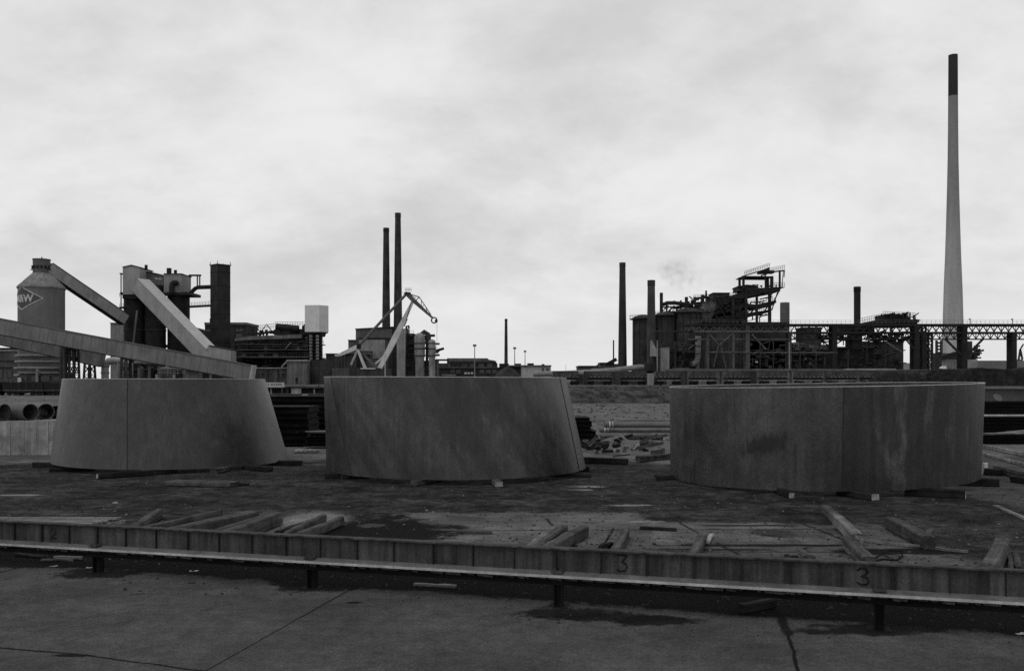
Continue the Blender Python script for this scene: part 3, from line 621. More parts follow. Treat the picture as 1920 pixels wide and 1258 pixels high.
def chimney(label, top, bot, Y, mat, cap=None, name='chimney', grp=None, band=None, mouth=True, prof=None):
    (x0, x1, yt), (X0, X1) = top, bot; s = Y/F
    cx = ((x0+x1)/2*.5+(X0+X1)/2*.5-960)*s; r1 = (x1-x0)/2*s; r0 = (X1-X0)/2*s; zt = P(0, yt, Y).z
    root = thing(name, label, 'chimney', (cx, Y, ZB), grp)
    pr = [(r0+(r1-r0)*k/10, ZB+(zt-ZB)*k/10) for k in range(11)] if not prof else [((w_)*s/2, max(ZB, P(0, yy, Y).z)) for yy, w_ in prof]
    zc = None
    if band:
        zc = P(0, band, Y).z; lo = [p for p in pr if p[1] < zc-.01]; hi = [p for p in pr if p[1] > zc+.01]; rz = hi[0][0]+.02 if not lo else (lo[-1][0]+(hi[0][0]-lo[-1][0])*(zc-lo[-1][1])/(hi[0][1]-lo[-1][1]))
        MB().lathe(cx, Y, lo+[(rz, zc)], 40).build('shaft', mat, root, True)
        hi = [(rz, zc)]+hi; hi += [(hi[-1][0]*.8, hi[-1][1]), (hi[-1][0]*.78, hi[-1][1]-2)]
        MB().lathe(cx, Y, hi, 40).build('dark_top', cap or BLK, root, True)
    else:
        pr += [(r1*.8, zt), (r1*.78, zt-1.5)]
        MB().lathe(cx, Y, pr, 36).build('shaft', mat, root, True)
        MB().lathe(cx, Y, [(r1*1.01, zt-r1*1.6), (r1*1.08, zt-r1*1.5), (r1*1.08, zt+.05), (r1*.85, zt+.05), (r1*.85, zt-.4)], 36).build('top_ring', cap or mat, root, True)
    return root

# ------------------------------------------------------------------ left: lime works with silo, bins and conveyors
Y = 240; s = Y/F; cy = Y+6.3; s = cy/F; cx = (78-960)*s
root = thing('storage_silo', 'tall grey round silo with cone roof and a lettered diamond on its left side', 'silo', (cx, cy, ZB))
r = 45*s*.885; zt = P(0, 540, cy).z; zc = P(0, 513, cy).z
MB().lathe(cx, cy, [(r, ZB), (r, zt)], 48).build('shell', M('silo_concrete', .2, .2, .15, .9, streak=.12), root, True)
MB().lathe(cx, cy, [(r+.1, zt-.35), (r+.25, zt-.3), (r+.25, zt+.15), (r, zt+.4), (16*s, zc), (15*s, zc+.05)], 48).build('cone_roof', M('cone_roofing', .24, .25, .3, .8, streak=.3), root, True)
zd = P(0, 488, cy).z
MB().lathe(cx, cy, [(15*s, zc-.2), (15*s, zd), (15.8*s, zd), (15.8*s, zd+.25), (3*s, zd+.35)], 32).build('top_house', M('top_house_sheet', .13, .2, .5, .7), root, True)
g = MB()
for k in range(7): a = -2.9+k*.45; g.box(cx+15*s*math.cos(a)-.25, cx+15*s*math.cos(a)+.25, cy+15*s*math.sin(a)-.25, cy+15*s*math.sin(a)+.25, zc+1.2, zc+2.0)
g.box(cx-18*s, cx-14*s, cy-1, cy+1, zc+.9, zc+1.1).box(cx+14*s, cx+18*s, cy-1, cy+1, zc+1., zc+1.2).box(cx-.1, cx+.1, cy, cy+.2, zd, zd+.9)
g.build('platform', BLK, root)
zl = [P(0, v, cy).z for v in (667, 678, 690, 703)]
g = MB()
for k, z in enumerate(zl): g.lathe(cx, cy, [(r+.7+.25*(k > 1), z-.22), (r+.7+.25*(k > 1), z+.22), (r, z+.3), (r-.2, z-.22)], 40)
g.build('ring_beam', M('ring_beam_concrete', .32, .25, .3, .9), root, True)
# lettering wrapped round the shell
rr = r+.03
def wrap(a, z, o=0.): return Vector((cx+(rr+o)*math.sin(a), cy-(rr+o)*math.cos(a), z))
ac = math.radians(-53+27.3); hz = P(0, 558.5, Y).z; hw = math.radians(56); hh = 21*s
dia = [(-1, 0), (0, 1), (1, 0), (0, -1)]
g = MB(); N_ = 24; vs = []
for i in range(N_+1):
    u = -1+2*i/N_; q = hh*(1-abs(u)); vs += [wrap(ac+u*hw, hz-q*.97), wrap(ac+u*hw, hz+q*.97)]
g.add(vs, [(2*i, 2*i+2, 2*i+3, 2*i+1) for i in range(N_)]).build('diamond_panel', M('painted_panel', .11, .15, .4, .8), root)
g = MB()
for i in range(4):
    (a, b), (c, d) = dia[i], dia[(i+1) % 4]
    for k in range(10):
        t0, t1 = k/10, (k+1)/10; p_ = wrap(ac+(a+(c-a)*t0)*hw, hz+(b+(d-b)*t0)*hh, .03); q_ = wrap(ac+(a+(c-a)*t1)*hw, hz+(b+(d-b)*t1)*hh, .03); n_ = (p_-Vector((cx, cy, p_.z))).normalized()
        g.bar(p_, q_, .26, .05, up=n_)
g.build('diamond_outline', PALE, root)
cu = bpy.data.curves.new('lettering', 'FONT'); cu.body = 'M&W'; cu.size = 1; cu.align_x = 'CENTER'; cu.resolution_u = 3; cu.offset = .035
to = bpy.data.objects.new('lettering', cu); COL.objects.link(to); bpy.context.view_layer.update()
me = bpy.data.meshes.new_from_object(to.evaluated_get(bpy.context.evaluated_depsgraph_get())); bpy.data.objects.remove(to)
bm = bmesh.new(); bm.from_mesh(me); bmesh.ops.subdivide_edges(bm, edges=[e_ for e_ in bm.edges if e_.calc_length() > .3], cuts=3)
xsn = [v.co.x for v in bm.verts]; ysn = [v.co.y for v in bm.verts]; wx = max(xsn)-min(xsn); hx = max(ysn)-min(ysn); mx = (max(xsn)+min(xsn))/2
LH = 14.5*s; LW = 2*math.radians(32)
for v in bm.verts: v.co = wrap(ac+math.radians(2.5)+(v.co.x-mx)/wx*LW, hz+(v.co.y-min(ysn))/hx*LH-LH/2, .05)-Vector((cx, cy, ZB))
bm.to_mesh(me); bm.free(); me.materials.append(PALE)
lo = bpy.data.objects.new('lettering', me); COL.objects.link(lo); lo.parent = root

# gallery from the silo head down to the bins
def gallery(name, label, a, b, Ya, Yb, w_, h_, mat, top, roofm=None, ribs=0, grp=None, end=None):
    p, q = P(*a, Ya), P(*b, Yb); mid = (p+q)/2; root = thing(name, label, 'conveyor gallery', (mid.x, mid.y, mid.z), grp)
    d = (q-p).normalized(); sd = d.cross(Vector((0, 0, 1))).normalized(); u = sd.cross(d)
    MB().bar(p, q, w_, h_).build('casing', mat, root)
    MB().bar(p+u*(h_/2+.09), q+u*(h_/2+.09), w_+.3, .18).build('roof', roofm or ROOF, root)
    MB().bar(p-u*(h_/2+.12), q-u*(h_/2+.12), w_-.1, .24).build('floor_beam', BLK, root)
    if ribs:
        L = (q-p).length; g = MB()
        for i in range(1, ribs):
            c = p.lerp(q, i/ribs)
            for sg in (-1, 1): g.obox(c+sd*sg*(w_/2+.02), d*.03, sd*.03, u*(h_/2-.03))
        g.build('rib', mat, root)
    if end: c = q+d*.14; MB().obox(c, d*.13, sd*(w_/2+.12), u*(h_/2+.2)).build('end_plate', end, root)
    return root
gallery('conveyor_gallery', 'roofed conveyor sloping from the silo head down to the dark bins', (90, 503), (234, 600), 247, 263, 2.6, 2.9, SHEET, None, ROOF, 12)
r_ = gallery('conveyor_gallery', 'pale steep conveyor gallery sloping down from the high tower house to the right', (264, 536), (392, 668), 264, 248, 3.6, 4.3, GALP, None, M('pale_roof', .6, .1, .4, .6), 0)
# base box of the steep gallery
p0 = P(392, 650, 246)
root = thing('transfer_house', 'pale box shaped house at the foot of the steep conveyor', 'transfer house', (P(410, 668, 246).x, 248, P(0, 690, 246).z))
MB().pp([(380, 660), (392, 648), (432, 655), (433, 684), (385, 690)], 246, 5).build('casing', GALP, root)
MB().pp([(391, 647), (433, 654.3), (433, 656), (391, 649)], 245.8, 5.4).build('roof', ROOF, root)
MB().pbar((398, 690), (398, 722), 247.5, 1.2, 1.2).build('column', CONC, root)
MB().pbar((425, 688), (425, 722), 247.5, 1.2, 1.2).build('column', CONC, root)
# main long gallery and the lower one behind it
Yg = 220
m_ = gallery('conveyor_gallery', 'longest conveyor gallery, running from the left edge down behind the first ring', (-60, 601), (473, 700), 220, 220, 3.4, 3.55, GAL, None, M('gallery_roof', .11, .2, .4, .8), 34, end=PALE)
l_ = gallery('conveyor_gallery', 'lower conveyor gallery under the longest one, ending at a white bent pipe', (-60, 619), (192, 674), 232, 232, 3.2, 3.4, GAL, None, M('gallery_roof', .11), 14)
def trestle(label, px, yt, Yt, wpx, parentless=True):
    p = P(px, yt, Yt); root = thing('trestle', label, 'trestle', (p.x, Yt, ZB), 'steel trestles under the conveyor galleries'); hw = wpx*Yt/F/2
    for sg in (-1, 1):
        for dy in (-1.3, 1.3): MB().bar((p.x+sg*hw*.6, Yt+dy, p.z), (p.x+sg*hw*1.2, Yt+dy, ZB), .45).build('leg', IRON, root)
    g = MB(); n = max(2, int((p.z-ZB)/2.5))
    for i in range(n):
        za, zb = ZB+(p.z-ZB)*i/n, ZB+(p.z-ZB)*(i+1)/n
        wa, wb = hw*(1.2-.6*i/n), hw*(1.2-.6*(i+1)/n)
        if i: g.bar((p.x-wa, Yt-1.3, za), (p.x-wa, Yt+1.3, za), .16).bar((p.x+wa, Yt-1.3, za), (p.x+wa, Yt+1.3, za), .16)
        for dy in (-1.3, 1.3): g.bar((p.x-wa, Yt+dy, za), (p.x+wb, Yt+dy, zb), .18).bar((p.x+wa, Yt+dy, za), (p.x-wb, Yt+dy, zb), .18).bar((p.x-wb, Yt+dy, zb), (p.x+wb, Yt+dy, zb), .18)
    g.build('bracing', IRON, root)
trestle('dark narrow trestle under the galleries left of the white bent pipe, nearer the silo', 122, 641, 220, 6); trestle('dark narrow trestle under the galleries, second right of the silo', 139, 644, 222, 9)
trestle('thin trestle beside the white bent pipe', 168, 664, 232, 12); trestle('dark lattice trestle right of the white bent pipe', 236, 662, 220, 11)
root = thing('concrete_pier', 'pale square pier carrying the low end of the longest conveyor gallery', 'pier', base(359, 221)); down(MB(), 348, 690, 371, 221, 3).build('column', CONC, root); down(MB(), 349, 712, 352, 220.7, .25).build('ladder', PALE, root)
root = thing('support_wedge', 'pale wedge shaped foot under the end of the longest conveyor gallery', 'foot', base(432, 222)); MB().pp([(418, 703), (447, 711), (447, 724), (418, 724)], 221, 3).build('wedge', PALE, root)
root = thing('bent_pipe', 'thick white pipe bending from upright to level under the conveyor galleries', 'pipe', base(215, 236))
MB().path([P(197, 722, 236), P(197, 690, 236), P(199, 682, 236), P(204, 677.5, 236), P(214, 676, 236), P(240, 677, 236)], .95, 12).build('pipe', PIPE, root, True)
for yy in (700, 688): MB().lathe(P(197, 0, 236).x, 236, [(1.1, P(0, yy, 236).z), (1.1, P(0, yy, 236).z+.3)], 14).build('flange', CONC, root, True)
root = thing('lattice_tower', 'short pale lattice frame beside the white bent pipe', 'lattice', base(228, 228)); g = MB(); 
for x_ in (221, 239):
    for dy in (0, 3): MB().bar(P(x_, 680, 228)+Vector((0, dy, 0)), P(x_, 722, 228)+Vector((0, dy, 0)), .3).build('leg', CONC, root)
for yy in (682, 694, 706): g.pbar((221, yy), (239, yy+12), 228, .2).pbar((239, yy), (221, yy+12), 228, .2).pbar((221, yy), (239, yy), 228, .2)
g.build('bracing', CONC, root)
# low plant below the galleries
root = thing('pump_house', 'low dark pipe and tank plant under the longest conveyor gallery', 'plant', base(340, 236))
down(MB(), 245, 694, 440, 243, 10).build('wall', BRICKD, root); MB().pb(243, 691, 442, 694, 242, 12).build('roof', ROOF, root)
g = MB().ptube((252, 680), (340, 682), 234, .5).ptube((300, 692), (345, 691), 233, .35); 
for x_ in (262, 280, 300, 327, 345, 395): g.ptube((x_, 682), (x_, 720), 234.5, .35)
g.build('pipework', GREYP, root, True)
for x0, x1 in ((258, 270), (278, 290), (300, 322)): MB().lathe(P((x0+x1)/2, 0, 238).x, 238, [((x1-x0)/2*238/F, ZB), ((x1-x0)/2*238/F, P(0, 690, 238).z), (.2, P(0, 687, 238).z)], 18).build('tank', CONCD if x0 != 278 else BLK, root, True)
g = MB().rail(P(296, 703, 231), P(352, 703, 231)).rail(P(296, 696, 231), P(352, 696, 231)); g.build('railing', PALE, root)
for x_ in (294, 326): MB().pbar((x_, 702), (x_, 722), 231, .5).build('post', PALE, root)
# far left brick block
root = thing('brick_building', 'dark brick building with a pale string course at the left edge', 'building', base(0, 262))
down(MB(), -90, 655, 33, 262, 18).build('wall', BRICK, root); MB().pb(-90, 652, 34, 655, 261.5, 19).build('roof', ROOF, root)
MB().pb(-90, 656, 33, 658, 261.7, .3).build('string_course', PALE, root); MB().pb(-90, 676, 33, 677.5, 261.75, .25).build('ledge', BRICKD, root)
MB().pb(-90, 688, 33, 689.5, 261.75, .25).build('ledge', BRICKD, root)
windows(root, [(x_, 695, x_+7, 707) for x_ in (-40, -22, -4, 14)], 262)
root = thing('brick_building', 'low brick building with ledges around the foot of the silo', 'building', base(85, 236))
down(MB(), 36, 700, 128, 236, 4).build('wall', BRICK, root); MB().pb(34, 697, 130, 700, 235.5, 5).build('roof', M('pale_coping', .3), root)
windows(root, [(44, 706, 50, 714), (58, 706, 70, 714), (76, 706, 92, 714), (98, 706, 112, 714)], 236)
MB().pb(33, 708, 39, 716, 235.2, .6).build('door', WHITE, root)
MB().pbar((70, 690), (70, 716), 235.4, .6).build('post', CONC, root)

# bins with their houses
root = thing('bin_tower', 'pale gabled tower house on black round bins, at the top of the steep conveyor', 'bin tower', base(253, 268))
MB().pp([(230, 552), (230, 500.5), (246, 497), (262, 501), (262, 552)], 264, 9.5).build('head_house', SHEET, root)
MB().pp([(229.5, 500), (246, 496.3), (262.6, 500.4), (262.6, 501.8), (246, 497.7), (229.5, 501.4)], 263.7, 10.2).build('roof', ROOF, root)
for x0, x1, y0 in ((232, 271, 552), (271.5, 309, 536)):
    xc = P((x0+x1)/2, 0, 268).x; rr_ = (x1-x0)/2*268/F; MB().lathe(xc, 268.5, [(rr_, ZB), (rr_, P(0, y0, 268).z), (rr_*.8, P(0, y0-1, 268).z)], 28).build('bin', BLK, root, True)
    MB().lathe(xc, 268.5, [(rr_+.18, P(0, 620, 268).z), (rr_+.18, P(0, 618, 268).z)], 28).build('band', IRON, root, True)
MB().pp([(275, 552), (275, 511), (280, 511), (306, 517), (306, 552)], 269, 6).build('link_house', SHEETD, root)
MB().pp([(274, 509.5), (280, 509.5), (307, 515.5), (307, 517), (280, 511), (274, 511)], 268.6, 7).build('link_roof', ROOF, root)
windows(root, [(291, 521, 296, 524), (297, 521.5, 303, 525)], 269, M('pale_pane', .45, .1, 2, .3), False)
g = MB().ptube((274, 497), (274, 506), 268, .45).pb(224, 512, 229, 514, 265, 2).pb(225, 548, 230, 552, 265, 3).pb(224, 575, 232, 578, 265, 3)
g.rail(P(224, 557, 265), P(230, 557, 265)).rail(P(224, 577, 265), P(231, 577, 265)); g.pbar((227, 512), (227, 580), 265, .25); g.build('platform', BLK, root)
MB().pbar((257, 582), (250, 644), 263.4, .5, .25).build('ladder', CONCD, root)
MB().pb(229.5, 552, 264, 560, 264.6, 8).build('collar', BLK, root)
root = thing('bin_tower', 'second black bin tower, with a dark bent duct on its pale head house', 'bin tower', base(335, 270))
MB().pb(307, 514, 340, 549, 266, 8).build('head_house', SHEET, root); MB().pb(306.5, 512.6, 340.5, 514, 265.7, 8.6).build('roof', ROOF, root)
xc = P(335, 0, 270).x; rr_ = 20*270/F; MB().lathe(xc, 270, [(rr_, ZB), (rr_, P(0, 549, 270).z), (rr_*.7, P(0, 547, 270).z)], 28).build('bin', BLK, root, True)
MB().pb(312, 548, 357, 553, 265.5, 9).build('collar', BLK, root)
MB().path([P(322, 550, 265), P(322, 536, 265), P(323, 532, 265), P(326, 530, 265), P(330, 530.5, 265), P(330, 530.5, 266.3)], .75, 12).build('duct', BLK, root, True)
MB().ptube((317, 503), (317, 514), 268, .7).build('vent', BLK, root, True); MB().ptube((329, 506.5), (329, 514), 268, .45).build('vent', BLK, root, True)
g = MB().pbar((354, 516.5), (377, 516.5), 269, .5).pbar((370, 516), (370, 539), 269, .3).pbar((374.5, 516), (374.5, 539), 269, .3); g.build('bracket', BLK, root)
# square tower
pz = P(410, 497, 263.5); root = thing('square_tower', 'tall dark square tower set corner on, with small masts at its top corners', 'tower', (pz.x, 265, ZB))
hs = 2.05; c_ = Vector((pz.x, 265, 0)); an = math.radians(47); ux, uy = Vector((math.cos(an), math.sin(an), 0)), Vector((-math.sin(an), math.cos(an), 0))
hgt = pz.z-ZB; MB().obox(c_+Vector((0, 0, ZB+hgt/2)), ux*hs, uy*hs, Vector((0, 0, hgt/2))).build('shaft', M('tower_sheet', .03, .3, .4, .7, streak=.2), root)
for k in range(8): MB().obox(c_+Vector((0, 0, ZB+hgt*(k+1)/8.5)), ux*(hs+.05), uy*(hs+.05), Vector((0, 0, .1))).build('band', BLK, root)
MB().obox(c_+Vector((0, 0, pz.z+.1)), ux*(hs+.2), uy*(hs+.2), Vector((0, 0, .12))).build('roof', BLK, root)
for i, j in ((-1, -1), (1, 1), (-1, 1), (1, -1)): MB().tube(c_+ux*hs*i+uy*hs*j+Vector((0, 0, pz.z)), c_+ux*hs*i+uy*hs*j+Vector((0, 0, pz.z+1.)), .1, n=6).build('mast', BLK, root)
root = thing('pipe_bridge', 'bent upper duct from the second bin tower to the square tower', 'duct', P(375, 540, 268))
MB().path([P(352, 553, 268), P(357, 550, 268), P(366, 541, 267.5), P(371, 539, 267), P(397, 538, 266)], .6, 10).build('duct', BLK, root, True)
root = thing('pipe_bridge', 'lower level footbridge from the second bin tower to the square tower', 'footbridge', P(375, 575, 268))
MB().bar(P(352, 575.5, 268), P(397, 573, 266), 1.2, .55).build('deck', BLK, root); MB().rail(P(354, 575, 267.4), P(396, 572.6, 265.6), 1.1, 8).build('railing', BLK, root)
root = thing('grey_building', 'plain grey block partly behind the bins, left of them', 'building', base(220, 285)); down(MB(), 207, 606.5, 238, 283, 8).build('wall', SHEET, root); MB().pb(206, 605, 239, 606.5, 282.7, 8.6).build('roof', ROOF, root)
root = thing('brick_building', 'flat roofed brick block standing behind the square tower', 'building', base(420, 300))
down(MB(), 384, 607, 461, 300, 14).build('wall', BRICKD, root); MB().pb(383, 604.5, 462, 609, 299.6, 15).build('parapet', CONCD, root)
windows(root, [(443, 617, 457, 622), (443, 626, 457, 632), (388, 617, 394, 623)], 300, SHEETD, False); MB().pb(393, 597, 397, 605, 303, 3).build('vent', CONCD, root)
root = thing('brick_building', 'low dark shed between the bins and the square tower', 'building', base(360, 290)); MB().pp([(316, 618), (355, 612), (384, 620), (384, 722), (316, 722)], 290, 8).build('wall', BRICKD, root); MB().pb(311, 646, 384, 652, 283, 3).build('gantry', IRON, root)

# ------------------------------------------------------------------ the many-decked processing plant and white tank
Yp = 262
root = thing('processing_plant', 'large dark plant of stacked open decks and pipes beneath the white box', 'plant', base(520, Yp))
down(MB(), 440, 634, 566, Yp+5, 14).build('core', BLK, root)
MB().pp([(440, 640), (440, 634), (470, 630), (566, 627), (566, 634), (470, 637)], Yp, 12).build('deck', CONCD, root)
for y0, y1, x0, x1, mt in ((668, 670.5, 440, 580, BRICK), (655, 656.5, 444, 578, BRICK), (645, 646.2, 440, 560, BRICK), (661, 662, 440, 520, IRON), (650, 651, 470, 575, IRON)): MB().pb(x0, y0, x1, y1, Yp-1.5, 10).build('deck', mt, root)
for y0 in (668, 655, 645): MB().rail(P(444, y0, Yp-1.4), P(577, y0, Yp-1.4), 1.1, 26, .09).build('railing', IRON, root)
g = MB().clutter(444, 640, 575, 690, Yp, 4, 110, .25, .6); g.build('pipework', IRON, root, True)
g = MB()
for x_, y_ in ((500, 653), (518, 667), (492, 668), (560, 654), (458, 666)): g.lathe(P(x_, 0, Yp).x, Yp-.5, [(.8, P(0, y_, Yp).z-.5), (.8, P(0, y_, Yp).z+.3), (.5, P(0, y_, Yp).z+.7), (.1, P(0, y_, Yp).z+.8)], 12)
g.build('vessel', CONCD, root, True)
MB().pbar((534, 656), (546, 642), Yp-1.6, .7, .3).build('stair', CONCD, root)
MB().pp([(512, 620), (521, 612), (566, 617), (566, 627), (512, 627)], Yp+2, 8).build('roof_house', IRON, root)
g = MB().clutter(462, 620, 572, 627, Yp+1, 6, 34, .22, .7).ptube((518, 612), (560, 616), Yp, .9).ptube((524, 609), (526, 620), Yp+2, .35).pbar((462, 627), (520, 621), Yp, .5); g.build('roof_pipework', BLK, root, True)
g = MB().rail(P(462, 624, Yp), P(516, 617, Yp), 1.6, 14, .08).rail(P(516, 612, Yp), P(572, 612, Yp), 1.3, 12, .08); g.build('railing', BLK, root)
for x_ in (455, 474, 488, 500): MB().ptube((x_, 619), (x_, 632), Yp+2, .28).build('vent', IRON, root, True)
MB().pp([(566, 612), (575, 604), (575, 626), (566, 630)], Yp+1, 5).build('truss', BLK, root)
# tower of pale vertical pipes under the white box
for x0, x1 in ((580, 586), (592, 598)):
    MB().ptube(((x0+x1)/2, 628), ((x0+x1)/2, 674), Yp-1, (x1-x0)/2*Yp/F, n=14).build('riser_pipe', PIPE, root, True)
MB().ptube((596.5, 676), (596.5, 705), Yp-1.2, .4, n=10).build('riser_pipe', PIPE, root, True)
g = MB()
for k in range(7): y_ = 632+k*6; g.pb(578, y_, 600, y_+.9, Yp-2.2, 3.2)
g.build('pipe_clamp', BLK, root)
for x_ in (577.5, 588.5, 601.5): MB().pbar((x_, 626), (x_, 724), Yp+1.2, .5).build('column', BLK, root)
MB().pb(578, 629, 601, 672, Yp+2, 3).build('back_wall', IRON, root)
MB().pp([(573, 621), (604, 623), (601, 630), (577, 630)], Yp-.5, 6).build('bracket', BLK, root)
g = MB().pb(600, 646, 607, 647.2, Yp-1, 3).pb(600, 671, 608, 672.2, Yp-1, 3).rail(P(602, 646, Yp-1), P(607, 646, Yp-1)).rail(P(602, 671, Yp-1), P(608, 671, Yp-1)); g.build('landing', BLK, root)
down(MB(), 575, 672, 603, Yp+2, 8).build('lower_tower', BRICKD, root)
root = thing('white_box_house', 'white windowless box high on the right end of the decked plant', 'box house', P(590, 621, Yp-2))
pc = P(598.5, 597, Yp-3); L1, L2 = 4.6, 3.3; a1 = math.radians(174); v1 = Vector((math.cos(a1), math.sin(a1)*1.2, 0)).normalized(); v2 = Vector((.62, .78, 0))
zt, zb_ = P(0, 572, Yp-3).z, P(0, 622, Yp-3).z
q0 = Vector((pc.x, Yp-3, zb_)); MB().extr([q0, q0+v1*4.25, q0+v1*4.25+v2*3.4, q0+v2*3.4], (0, 0, zt-zb_)).build('cladding', WHITE, root)
MB().extr([q0+Vector((0, 0, -.35))+v1*.2, q0+v1*4.0+Vector((0, 0, -.35)), q0+v1*4.0+v2*3.2+Vector((0, 0, -.35)), q0+v2*3.2+Vector((0, 0, -.35))], (0, 0, .34)).build('underside', BLK, root)
# brick front with windows, sign and pale concrete stair tower
root = thing('brick_building', 'low brick building with small broken windows below the decked plant', 'building', base(510, 254))
down(MB(), 470, 691, 540, 254, 6).build('wall', BRICK, root); MB().pb(469, 689, 541, 691, 253.5, 7).build('roof', CONC, root)
windows(root, [(484, 699, 488, 703), (491, 699, 495, 703), (484, 707, 488, 711), (505, 699, 510, 703), (505, 707, 510, 711.5), (522, 700, 525, 706), (528, 700, 533, 706), (524, 707, 529, 712)], 254)
for x_ in (481, 501, 520): MB().pb(x_, 693, x_+2, 722, 253.6, .4).build('pilaster', BRICKD, root)
root = thing('stair_tower', 'plain pale concrete tower in front of the decked plant', 'tower', base(557, 250))
down(MB(), 538, 677, 575, 250, 7).build('wall', CONCD, root); MB().pb(537, 674.5, 576, 677, 249.6, 8).build('coping', CONC, root)
MB().pb(554, 708, 558, 718, 249.85, .2).build('door', GLASS, root); MB().pbar((528, 688), (539, 676), 249.6, .5, .3).build('stair', CONC, root)
root = thing('dark_tower', 'dark narrow block right of the pale concrete tower', 'tower', base(586, 254)); down(MB(), 575.5, 675, 600, 254, 7).build('wall', BRICKD, root); g = MB().ptube((585, 708), (585, 730), 252.8, .25).ptube((590, 728), (590, 712), 252.5, .18); g.build('downpipe', BLK, root)
root = thing('low_shed', 'low dark shed with pale posts under the long white sign', 'shed', (P(545, 0, 140).x, 140, 0)); down(MB(), 470, 728, 640, 141, 4, -.1).build('wall', BLK, root); MB().pb(470, 725.5, 640, 728, 140, 6).build('roof', IRON, root)
for x_ in (507, 588, 560): MB().pb(x_, 728, x_+2.2, 757, 140.3, .2).build('post', CONC, root)
root = thing('sign_board', 'long white sign with faint dark lettering on the low brick building', 'sign', P(515, 725.5, 139)); a, b = P(497, 726, 139), P(533, 717, 139)
MB().box(a.x, b.x, 139, 139.1, a.z, b.z).build('board', M('white_sign', .55, .1, 1, .6), root)
g = MB(); xw = a.x+.2; random.seed(3)
while xw < b.x-.3:
    w_ = random.uniform(.12, .24); zc_ = (a.z+b.z)/2+.06
    g.box(xw, xw+.05, 138.97, 138.99, zc_-.17, zc_+.17).box(xw+.05, xw+w_, 138.97, 138.99, zc_+.11, zc_+.17)
    if random.random() < .6: g.box(xw+.05, xw+w_, 138.97, 138.99, zc_-.17, zc_-.11)
    else: g.box(xw+w_-.05, xw+w_, 138.97, 138.99, zc_-.17, zc_+.11)
    xw += w_+.1+(.15 if random.random() < .2 else 0)
g.build('lettering', M('faded_lettering', .12), root)
for x_ in (501, 529): MB().pbar((x_, 722), (x_, 758), 139.25, .2).build('post', IRON, root)
root = thing('site_hut', 'small pale hut with a dark roof at the foot of the concrete tower', 'hut', (P(552, 0, 136).x, 136, 0)); down(MB(), 546, 727, 559, 136, 2, -.1).build('wall', CONC, root); MB().pb(536, 724.5, 563, 727, 135.6, 3).build('roof', BLK, root); down(MB(), 537, 727, 541, 136, 2, -.1).build('post', BLK, root)
random.seed(11)
# ------------------------------------------------------------------ boiler house with twin chimneys
Y = 350
chimney('shorter and left one of the twin dark chimneys over the stepped boiler house', (716, 726.5, 428), (718, 736), 366, IRON, None, grp='twin chimneys')
chimney('taller and right one of the twin dark chimneys over the stepped boiler house', (738.5, 749, 400), (739, 758), 368, IRON, None, grp='twin chimneys')
root = thing('boiler_house', 'stepped dark brick boiler house below the twin chimneys', 'boiler house', base(710, Y))
down(MB(), 667, 634, 738, Y, 22).build('wall', BRICK, root); down(MB(), 667, 616, 737, Y+4, 16).build('upper_wall', SHEETD, root)
MB().pp([(666, 616), (666, 618), (738, 614), (738, 612)], Y+3.5, 17).build('roof', ROOF, root); down(MB(), 653, 638, 667, Y+1, 18).build('side_wall', SHEETD, root); MB().pb(652, 637, 668, 638.5, Y+.5, 19).build('side_roof', ROOF, root)
down(MB(), 611, 664, 668, Y-8, 14).build('low_wall', BRICKD, root); MB().pb(610, 662.5, 668, 664.5, Y-8.5, 15).build('low_roof', ROOF, root)
down(MB(), 622, 690, 668, Y-12, 4).build('annex', BRICK, root)
MB().pb(673, 637, 722, 658, Y-.3, .5).build('panel', SHEET, root); MB().pb(673, 633, 737, 635, Y-.5, 1).build('ledge', ROOF, root)
windows(root, [(700, 626, 705, 632)], Y+4, None); windows(root, [(699, 658, 722, 672)], Y-.2, M('grey_pane', .25, .3, .5, .3), False); windows(root, [(676, 664, 694, 676), (728, 640, 735, 690)], Y, GLASS, False)
down(MB(), 735, 615, 742, Y-2, 10).build('dark_shaft', BLK, root)
g = MB()
for x_ in (622, 634, 646, 658): g.pb(x_, 666, x_+1, 704, Y-8.3, .4)
g.build('pilaster', BRICK, root)
root = thing('concrete_shaft', 'pale tapering concrete shaft in front of the boiler house', 'shaft', base(752, 344))
MB().extr([P(744, 722, 344), P(744, 640, 344), P(746, 616, 344), P(759, 616, 344), P(760, 640, 344), P(759, 722, 344)], (0, 6, 0)).build('shaft', M('pale_shaft', .3, .2, .3, .9, streak=.2), root)
root = thing('dark_boiler', 'dark tall boiler casing between the pale shaft and the domed vessels', 'boiler', base(770, 348))
down(MB(), 759, 625, 776, 348, 12).build('casing', BRICKD, root); down(MB(), 758, 616, 765, 350, 6).build('upper_casing', SHEETD, root); g = MB().clutter(759, 628, 776, 690, 346.5, 1.5, 22, .25, .7).rail(P(759, 625, 348), P(776, 625, 348), 1.1).pb(757, 645, 777, 646, 346.5, 2).pb(757, 668, 777, 669, 346.5, 2); g.build('pipework', IRON, root, True); MB().path([P(762, 618, 349), P(762, 612, 349), P(766, 611, 349), P(767, 616, 349)], .4, 8).build('vent', BLK, root)
